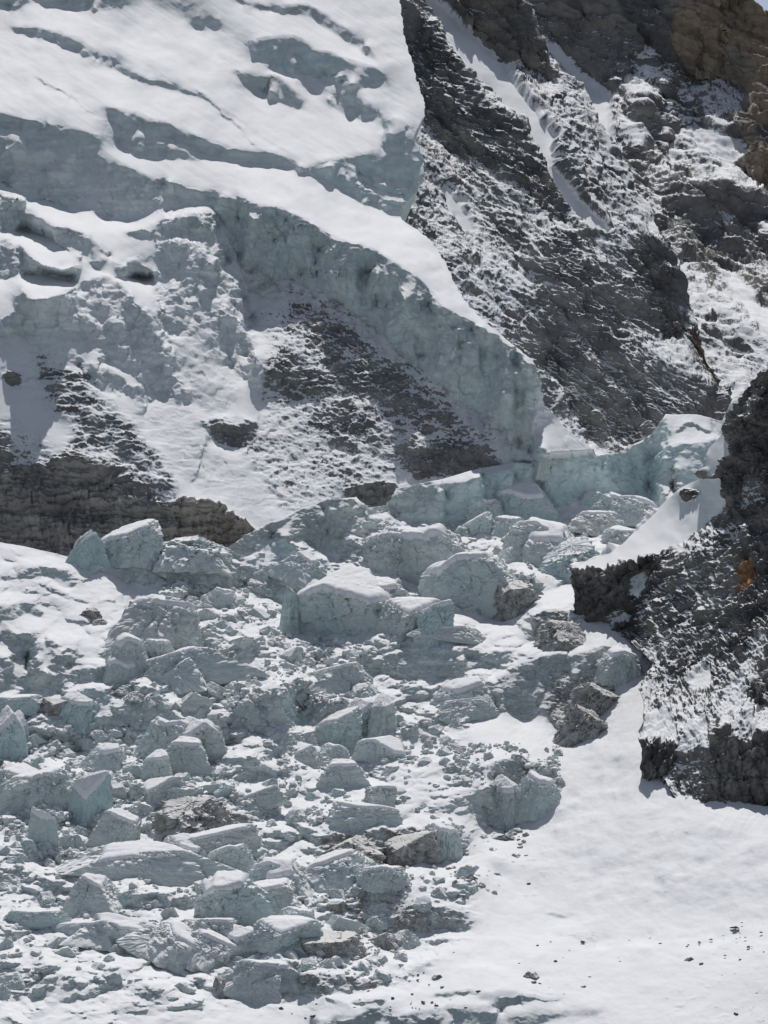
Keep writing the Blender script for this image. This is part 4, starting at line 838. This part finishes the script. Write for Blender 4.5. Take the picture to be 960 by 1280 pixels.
# hand-placed seracs: (name, kind, u, foot v, width, height, material, lean, label, extra)
HERO = [
 ('serac','dome',182,806,82,70,'grey',.25,"big rounded grey serac tilted to the right on the snowy left side",dict(var=3)),
 ('ice_needle','spire',365,786,15,56,'blue',0,"thin upright blue ice needle in front of the shaded ice wall",dict(var=1,depth=1.)),
 ('snow_topped_serac','slab',440,772,112,62,'grey',-.10,"wide flat serac with a thick smooth snow top right of the blue needle",dict(var=2)),
 ('serac','block',494,706,80,48,'grey',.06,"boxy pale serac with flat snow lid, under the right end of the shaded wall",dict(var=0)),
 ('serac','dome',563,722,74,78,'grey',-.3,"tall rounded snow-draped tower leaning right in the middle of the upper icefall",dict(var=5)),
 ('serac','dome',602,752,100,66,'grey',-.15,"broad snow-draped serac with wavy ice layers at the foot of the tall rounded tower",dict(var=1)),
 ('ice_block','block',544,793,38,46,'blue',.05,"upright pale blue block with a clean front face in the upper icefall",dict(var=4)),
 ('serac','dome',678,692,76,48,'grey',.1,"smooth snow dome under the long blue ice wall",dict(var=2)),
 ('ice_block','ragged',716,714,56,44,'blue',.0,"ragged turquoise ice mass beside the dark rock buttress",dict(var=2)),
 ('ice_slab','slab',735,716,46,13,'grey',0,"low pale ice ledge at the foot of the ragged turquoise mass",dict(var=2)),
 ('serac','block',478,764,52,44,'grey',-.1,"grooved snow-capped block between the flat-topped serac and the pale blue block",dict(var=6)),
 ('serac','block',505,786,58,40,'grey',.12,"snow-dusted block just left of the upright pale blue block",dict(var=3)),
 ('ice_spike','wedge',113,697,30,34,'blue',0,"sharp pointed blue ice pyramid at the foot of the left rock cliff",dict(var=1,depth=.8)),
 ('serac','block',163,692,58,42,'grey',0,"grey ice block with a bright snow roof against the left rock cliff",dict(var=5)),
 ('serac','ragged',236,700,62,36,'grey',0,"lumpy grey-white serac right of the snow-roofed block at the rock cliff",dict(var=4)),
 ('ice_block','block',262,706,34,20,'grey',.2,"small tilted block on the snow right of the lumpy grey-white serac",dict(var=5)),
 ('serac','dome',162,840,50,48,'grey',0,"rounded ribbed serac below the big tilted one",dict(var=4)),
 ('serac','block',209,832,30,40,'grey',-.15,"standing pale block at the lower right corner of the big tilted serac",dict(var=1)),
 ('serac','wedge',225,848,64,36,'grey',-.1,"dark cracked ice wedge leaning against the standing pale block",dict(var=3)),
 ('ice_block','dome',151,850,34,36,'grey',.0,"round ribbed ice boulder above the arched ridge of ice",dict(var=6)),
 ('serac','dome',208,940,58,44,'grey',.0,"domed serac with layered top under the arched ridge of ice",dict(var=0)),
 ('serac','block',246,945,46,48,'grey',-.05,"boxy pale serac at the right end of the arched ridge",dict(var=2)),
 ('serac','wedge',228,958,44,38,'grey',.05,"smooth triangular serac in front of the boxy pale one",dict(var=0)),
 ('serac','block',200,972,32,36,'grey',-.04,"upright rounded block at the left foot of the smooth triangular serac",dict(var=7)),
 ('serac','dome',129,960,36,34,'grey',.2,"leaning ice hump at the left foot of the arched ridge",dict(var=8)),
 ('serac','slab',207,1000,58,28,'grey',-.08,"squat overhanging block in the rubble above the brown-streaked mound",dict(var=4)),
 ('serac','block',62,998,66,42,'grey',-.22,"long pale block with a deep black crack on the far left",dict(var=1)),
 ('serac','block',14,986,56,32,'grey',.16,"cracked ice slab at the left edge of the picture",dict(var=6)),
 ('serac','block',106,1026,40,58,'blue',.05,"tall ice wall falling into a dark blue hole",dict(var=3,depth=.5)),
 ('ice_block','slab',52,1056,30,46,'grey',0,"smooth mauve-grey upright slab in the blue rubble on the left",dict(var=0,depth=.4)),
 ('ice_block','wedge',146,1046,36,36,'grey',.1,"pale wedge just right of the dark blue hole",dict(var=5)),
 ('serac','ragged',240,1044,76,50,'dirty',0,"brown-streaked craggy ice mound in the rubble",dict(var=1)),
 ('serac','slab',275,1062,80,30,'grey',-.05,"snow-covered slab with a thin crack right of the brown-streaked mound",dict(var=3)),
 ('serac','block',228,1078,56,34,'grey',.18,"tilted grey block under the brown-streaked mound",dict(var=8)),
 ('serac','wedge',178,1086,100,34,'grey',.06,"broad mauve-grey shaded slope of ice left of the tilted grey block",dict(var=2)),
 ('serac','block',288,1084,46,32,'grey',-.03,"square grey block under the snow-covered slab",dict(var=0)),
 ('serac','block',290,1146,72,56,'grey',-.16,"big grey-blue slanting block with snow on its left shoulder",dict(var=6)),
 ('serac','dome',210,1190,70,36,'grey',.28,"rounded block split by a dark vertical crack on the lower left",dict(var=5)),
 ('serac','slab',150,1170,70,26,'grey',.05,"low snow slab left of the split rounded block",dict(var=1)),
 ('serac','wedge',115,1172,50,26,'grey',.1,"dark-fronted wedge beneath the low snow slab",dict(var=6)),
 ('serac','block',265,1172,56,28,'grey',.1,"pale block below the big slanting block",dict(var=4)),
 ('serac','wedge',258,1200,60,36,'grey',.3,"long sloping fin of ice right of the split rounded block",dict(var=7)),
 ('serac','block',300,1188,44,30,'grey',0,"blocky step of ice right of the long sloping fin",dict(var=2)),
 ('ice_slab','slab',40,1152,60,16,'blue',-.06,"thin curved pale blue ledge on the lower left",dict(var=5)),
 ('serac','wedge',118,1128,42,34,'grey',-.05,"pointed striped serac above the split rounded block",dict(var=4)),
 ('serac','block',352,1180,66,32,'grey',.08,"snow-topped block with a curved dark front, bottom centre",dict(var=3)),
 ('serac','block',376,1162,34,30,'grey',.0,"small upright block on top of the curved dark-fronted one",dict(var=1)),
 ('serac','slab',410,1190,60,28,'dirty',-.05,"grey block with a ragged undercut front, bottom centre",dict(var=6)),
 ('serac','dome',352,1110,62,42,'grey',-.05,"smooth snow-covered hump right of the big slanting block",dict(var=2)),
 ('serac','wedge',345,1136,56,40,'grey',-.25,"fan of broken ice plates below the smooth snow-covered hump",dict(var=5)),
 ('serac','dome',425,1102,76,40,'grey',-.1,"rounded boulder of ice right of the smooth snow-covered hump",dict(var=7)),
 ('serac','block',478,1104,50,26,'grey',.08,"snow-lidded block under the dirty ice cliff",dict(var=0)),
 ('ice_block','wedge',425,982,40,34,'grey',0,"lone dark triangular shard on clean snow in the centre",dict(var=0,depth=.8)),
 ('ice_block','slab',452,1030,72,28,'grey',.0,"long low block with a snow cap below the lone dark triangular shard",dict(var=0)),
 ('ice_block','block',474,1002,34,24,'grey',.15,"square-cut block right of the lone dark triangular shard",dict(var=4)),
 ('ice_block','slab',326,1003,46,18,'grey',-.15,"flat wedge lying in snow left of centre",dict(var=3)),
 ('serac','block',455,917,36,44,'grey',-.05,"pale block with a sunlit snow shoulder at the right end of the cave ridge",dict(var=2)),
 ('serac','block',480,912,26,50,'grey',0,"tall grey end block of the cave ridge",dict(var=7,depth=1.)),
 ('serac','block',424,922,40,38,'blue',.05,"shaded bluish block in front of the cave ridge",dict(var=5)),
 ('serac','slab',478,946,58,26,'grey',.1,"low block with a crumbling front below the cave ridge",dict(var=2)),
 ('serac','dome',418,948,30,18,'grey',.2,"little rounded block left of the crumbling low block",dict(var=1)),
 ('serac','dome',385,952,28,22,'grey',-.1,"dark leaning boulder of ice below the cave",dict(var=7)),
 ('serac','wedge',426,856,46,32,'grey',.1,"twin-peaked dark block on the snow above the cave ridge",dict(var=6)),
 ('ice_block','dome',586,892,56,22,'grey',0,"half-buried block in shadow below the grey cliff",dict(var=3)),
 ('serac','dome',590,884,64,40,'grey',0,"hollowed snow-capped lump left of the grey cliff",dict(var=8)),
 ('debris_pile','ragged',722,920,46,40,'dirty',.2,"brown pile of dirty broken ice at the lower right of the grey cliff",dict(var=6,sink=.4)),
 ('debris_pile','ragged',745,884,44,30,'dirty',.1,"upper heap of dirty broken ice against the grey cliff",dict(var=3)),
 ('serac','dome',775,846,56,36,'grey',.1,"rounded snow-covered hump below the dark buttress",dict(var=4)),
 ('serac','block',638,1020,40,52,'grey',-.05,"cracked grey block on the edge of the smooth snow slope",dict(var=8)),
 ('serac','dome',668,1008,46,44,'grey',.05,"snow-capped block right of the cracked grey one beside the smooth slope",dict(var=5)),
 ('serac','ragged',438,1086,66,42,'dirty',0,"soot-grey cracked foot of the dirty ice cliff",dict(var=5)),
 ('serac','block',506,1076,60,36,'dirty',.0,"dirty-streaked middle block of the dirty ice cliff",dict(var=3)),
 ('serac','block',556,1070,34,44,'grey',.0,"pale icicle-faced corner block of the dirty ice cliff",dict(var=1)),
 ('serac','wedge',322,1240,54,42,'grey',.2,"folded ice fin at the very bottom of the icefall",dict(var=3)),
 ('ice_spike','wedge',274,1242,12,22,'dirty',0,"tiny dark pointed tooth at the bottom edge of the icefall",dict(var=4)),
 ('serac','block',600,648,46,30,'grey',.05,"cracked block below the notch in the long ice wall",dict(var=0)),
 ('serac','dome',650,640,58,40,'blue',.0,"bulging blue lobe at the foot of the long ice wall",dict(var=6)),
 ('serac','spire',672,585,16,38,'grey',.1,"small pale pinnacle under the end of the glacier tongue",dict(var=3)),
 ('serac','block',600,664,30,22,'grey',-.1,"small grey block between the notch block and the snow dome",dict(var=5)),
 ('serac','wedge',632,664,26,24,'grey',.1,"pointed grey block left of the snow dome",dict(var=7)),
 ('serac','wedge',740,628,18,16,'blue',0,"small bright blue tooth under the long ice wall",dict(var=2)),
 ('serac','dome',775,645,64,30,'grey',.05,"cracked snow mound in front of the right end of the long ice wall",dict(var=0)),
 ('serac','dome',742,660,46,26,'grey',.15,"snowy hump behind the ragged turquoise mass",dict(var=7)),
 ('serac','block',782,676,44,20,'grey',0,"rubbly pale block beside the edge of the snow ramp",dict(var=8)),
 ('serac','wedge',375,718,36,32,'grey',.2,"crumbling grey heap inside the shaded hollow behind the blue needle",dict(var=8)),
 ('serac','block',395,760,26,40,'grey',.0,"slim block attached to the left flank of the wide flat-topped serac",dict(var=7)),
 ('serac','block',645,764,44,44,'dirty',-.1,"dark split block on snow left of the dark buttress",dict(var=6)),
 ('serac','ragged',696,806,44,36,'dirty',.2,"gritty broken bank of ice left of the dark buttress",dict(var=7)),
 ('serac','dome',567,796,60,18,'grey',.1,"low snow hump right of the pale blue block",dict(var=8)),
 ('ice_block','dome',276,755,28,22,'grey',0,"grey boulder of ice at the edge of the left snow basin",dict(var=5)),
 ('ice_block','dome',266,808,18,14,'grey',0,"small cubic block at the rim of the left snow basin",dict(var=2)),
 ('ice_block','ragged',113,772,18,14,'dirty',0,"small dark lump of ice alone on the left snowfield",dict(var=0)),
 ('ice_block','ragged',124,780,13,8,'dirty',0,"smaller dark lump just below right of the other on the left snowfield",dict(var=4)),
 ('ice_block','block',65,888,30,18,'dirty',.15,"dark tilted block on the far left above the blue rubble",dict(var=3)),
 ('ice_block','block',22,884,44,18,'grey',.1,"cracked low block at the left edge above the blue rubble",dict(var=5)),
 ('serac','block',10,946,34,62,'blue',.0,"tall bluish ice cliff cut by the left edge of the picture",dict(var=2)),
 ('serac','block',100,905,50,42,'blue',0,"bluish wall under the layered snow mound",dict(var=8)),
]
for (nm, kd, u, vb, w, h, mt, ln, lb, ex) in HERO:
    big = w > 44
    o_ = place(nm, kd, u, vb, w, h, mt, lb, 'ice block' if 'pile' not in nm else 'debris pile', lean=ln, n=34 if big else 20, **ex)
    if kd in ('block', 'slab', 'dome', 'wedge') and mt != 'dirty' and w >= 28:
        cm = cap_mesh(kd, ex['var'])
        if cm: link('snow_cap', cm, o_)
OCC = [(h_[2], h_[3]-h_[5]*.4, h_[4]*.42) for h_ in HERO]
# smaller blocks between them: each zone has a density and typical size
ZONES = [("in the blue rubble on the left", [(0,905),(140,905),(300,960),(300,1040),(230,1010),(150,1080),(0,1120)], 46, (12, 26)),
         ("among the crevasses at the lower left", [(0,1110),(180,1095),(330,1150),(330,1240),(200,1230),(0,1240)], 26, (12, 30)),
         ("between the bottom centre snow slope and the dirty ice cliff", [(330,1090),(570,1090),(500,1200),(470,1225),(340,1225)], 30, (12, 30)),
         ("strewn on the central snow below the cave ridge", [(290,930),(540,900),(600,960),(560,1030),(400,1030),(300,1040)], 34, (6, 18)),
         ("in the jumble below the big tilted serac", [(130,810),(260,830),(350,850),(480,860),(340,910),(270,900),(140,870)], 36, (12, 28)),
         ("around the shaded ice wall", [(200,735),(330,700),(360,790),(480,800),(460,840),(280,850),(250,800)], 30, (12, 26)),
         ("on the upper icefall under the long blue wall", [(480,700),(560,650),(760,640),(720,700),(560,800),(480,800)], 26, (10, 26)),
         ("on the snow left of the grey cliff", [(490,850),(620,850),(600,960),(520,960),(490,900)], 20, (6, 14)),
         ("beside the smooth snow slope", [(560,930),(700,930),(700,990),(600,1090),(570,1090)], 22, (6, 16)),
         ("along the foot of the left rock cliff", [(95,700),(330,690),(330,735),(200,735),(120,715)], 16, (8, 18))]
def inside(poly, x, y):
    c = False
    for (ax, ay), (bx, by) in zip(poly, poly[1:]+poly[:1]):
        if (ay > y) != (by > y) and x < (bx-ax)*(y-ay)/(by-ay)+ax: c = not c
    return c
SMALL = []
for where, poly, cnt, (lo, hi) in ZONES:
    xs, ys = [p[0] for p in poly], [p[1] for p in poly]; n = 0; tries = 0; items = []
    while n < cnt and tries < 4000:
        tries += 1
        x, y = rnd.uniform(min(xs), max(xs)), rnd.uniform(min(ys), max(ys)); w = lo+(hi-lo)*rnd.random()**1.8
        if not inside(poly, x, y) or any(math.hypot((x-a)/1., (y-b_)*1.5) < r+w*.42 for a, b_, r in OCC): continue
        OCC.append((x, y, w*.42)); items.append((x, y, w)); n += 1
    for x, y, w in items:
        kd = rnd.choice(['block', 'wedge', 'wedge', 'dome', 'ragged', 'ragged', 'slab'])
        mt = rnd.choice(['grey']*5+(['blue'] if 'blue' in where or 'wall' in where else ['dirty' if ('dirty' in where or 'smooth' in where) else 'grey']))
        h = w*rnd.uniform(.5, .95)*(.6 if kd == 'slab' else 1)
        o = place('ice_block', kd, x, y+h*.4, w, h, mt, None, 'ice block', 'broken ice blocks '+where, lean=rnd.uniform(-.5, .5), leanx=rnd.uniform(-.25, .25), sink=.3)
        SMALL.append((o, x, y, w, kd, mt))
# each small block is told apart by its look and by the landmark it lies nearest to
MARKS = {}
for h_ in HERO:
    t = h_[8]
    for c in (' in ', ' on ', ' at ', ' under ', ' below ', ' beneath ', ' right of ', ' left of ', ' between ', ' against ', ' just ', ' leaning ', ' lying ', ' above ', ' beside ', ' behind ', ' tilted to', ' attached', ' alone', ' of the dirty', ' inside', ' falling', ' with a deep', ' with a thick'):
        if t.find(c) > 12: t = t[:t.find(c)]
    if len(t.split()) <= 7: MARKS.setdefault(t, []).append((h_[2], h_[3]-h_[5]*.5))
MARKS = {k: v[0] for k, v in MARKS.items() if len(v) == 1}
MARKS['foot of the dark rock buttress'] = (722, 790); MARKS['grey cliff of ice'] = (670, 860)
BY = {}
for o, x, y, w, kd, mt in SMALL:
    nm, (mx, my) = min(MARKS.items(), key=lambda kv: math.hypot(kv[1][0]-x, (kv[1][1]-y)*1.3))
    dx, dy = x-mx, y-my
    dr = ('right of' if dx > 0 else 'left of') if abs(dx) > abs(dy)*1.2 else ('below' if dy > 0 else 'above')
    shp = {'block': 'angular block', 'wedge': 'pointed shard', 'dome': 'rounded lump', 'ragged': 'jagged chunk', 'slab': 'flat slab'}[kd]
    col = {'grey': '', 'blue': 'bluish ', 'dirty': 'dirty '}[mt]
    BY.setdefault((('small ' if w < 14 else '')+col+shp, dr, nm), []).append((math.hypot(dx, dy), o))
for (a, dr, nm), L_ in BY.items():
    L_.sort(key=lambda q: q[0])
    for k, (_, o) in enumerate(L_):
        pre = '' if len(L_) == 1 else ['nearest ', 'second nearest ', 'third nearest ', 'fourth nearest ', 'fifth nearest ', 'sixth nearest '][min(k, 5)]
        o['label'] = f"{pre}{a} {dr} the {nm}"
for o in COL.objects:
    if len(o.get('label', '').split()) > 16: print('LONG', o.name, o['label'])
# loose crushed ice too fine to count
_rn = fbm(np.stack(np.broadcast_arrays((np.arange(0, 1000)/34.)[None], (np.arange(0, 1300)/22.)[:, None], 0.5), -1), 4, 91)
RUN = lambda x, y: .06+float(sstep(-.05, .28, _rn[int(min(max(y, 0), 1299)), int(min(max(x, 0), 999))]))
def rubble(name, polys, count, smin, smax, mat, seed, label):
    rg = random.Random(seed); D6, Q6 = CS[3]; Vs, Qs, off = [], [], 0
    for k in range(count):
        poly, wt = rg.choices(polys, [p[1] for p in polys])[0]
        xs, ys = [p[0] for p in poly], [p[1] for p in poly]
        while True:
            x, y = rg.uniform(min(xs), max(xs)), rg.uniform(min(ys), max(ys))
            if inside(poly, x, y) and rg.random() < RUN(x, y): break
        sz = smin+(smax-smin)*rg.random()**3
        D = float(RG.depth(x, y)); c = pt(x, y, D); s_ = sz*D/F/2
        pl = np.random.RandomState(seed*1000+k).normal(size=(7, 3)); pl /= np.linalg.norm(pl, axis=1, keepdims=True)
        d = np.maximum(D6@pl.T, .05)/.7; r = np.minimum(1/d.max(1), 1.4)
        P = D6*r[:, None]*s_*np.array([1, 1, rg.uniform(.5, 1.)])
        Vs.append(P+c+np.array([0, 0, s_*.3])); Qs.append(Q6+off); off += len(P)
    me = mesh_from(name, np.concatenate(Vs), np.concatenate(Qs), MS[mat], smooth=False)
    tag(link(name, me), label, 'rubble', kind='stuff')
rubble('ice_rubble', [(ZONES[0][1], 4), (ZONES[4][1], 2), (ZONES[5][1], 2), (ZONES[3][1], 1.6), (ZONES[2][1], 1.), (ZONES[1][1], .6), (ZONES[6][1], .8), (ZONES[8][1], 1)], 7000, 2, 11, 'grey', 3, 'crushed ice lying between the seracs')
rubble('dirty_ice_rubble', [([(400,1060),(580,1060),(600,1090),(560,1110),(440,1110)], 2), ([(440,1120),(510,1120),(500,1200),(440,1200)], 2), ([(680,850),(765,845),(765,885),(700,930)], 9), ([(600,1030),(680,1010),(620,1120),(570,1100)], 2)], 1500, 2, 8, 'dirty', 4, 'gritty brown crushed ice at the foot of the cliffs')
# stones scattered on the clean snow at the bottom right
STZ = [([(520,1195),(960,1145),(960,1275),(650,1260),(500,1262),(430,1262)], 90), ([(360,1248),(620,1238),(600,1262),(340,1275)], 30), ([(850,1225),(960,1215),(960,1280),(860,1270)], 40), ([(640,1060),(700,1070),(680,1110),(620,1110)], 16)]
k = 0
for poly, cnt in STZ:
    xs, ys = [p[0] for p in poly], [p[1] for p in poly]; n = 0
    while n < cnt:
        x, y = rnd.uniform(min(xs), max(xs)), rnd.uniform(min(ys), max(ys))
        if not inside(poly, x, y): continue
        w = 1.6+5*rnd.random()**4; n += 1
        place('stone', rnd.choice(['ragged', 'wedge', 'dome']), x, y, w, w*rnd.uniform(.5, .8), 'stone', 'small dark stone scattered on the clean snow at the lower right', 'stone', 'stones scattered on the clean snow', n=6, sink=.1)
for x, y, w, lb in ((664,1221,12,'largest grey stone on the clean snow, low in the middle right'), (863,1201,8,'dark stone alone on the clean snow near the bright slope foot'), (645,1072,9,'grey stone on the snow below the cracked grey block'), (577,1122,9,'dark fin-shaped stone above the rounded dirty hump'), (546,1222,7,'dark stone nearest the tip of the icefall on the clean snow'), (622,1051,16,'flat grey stone at the corner below the cracked grey block')):
    place('stone', 'wedge', x, y, w, w*.6, 'stone', lb, 'stone', n=20, sink=.1)
print('all', time.time()-T0)
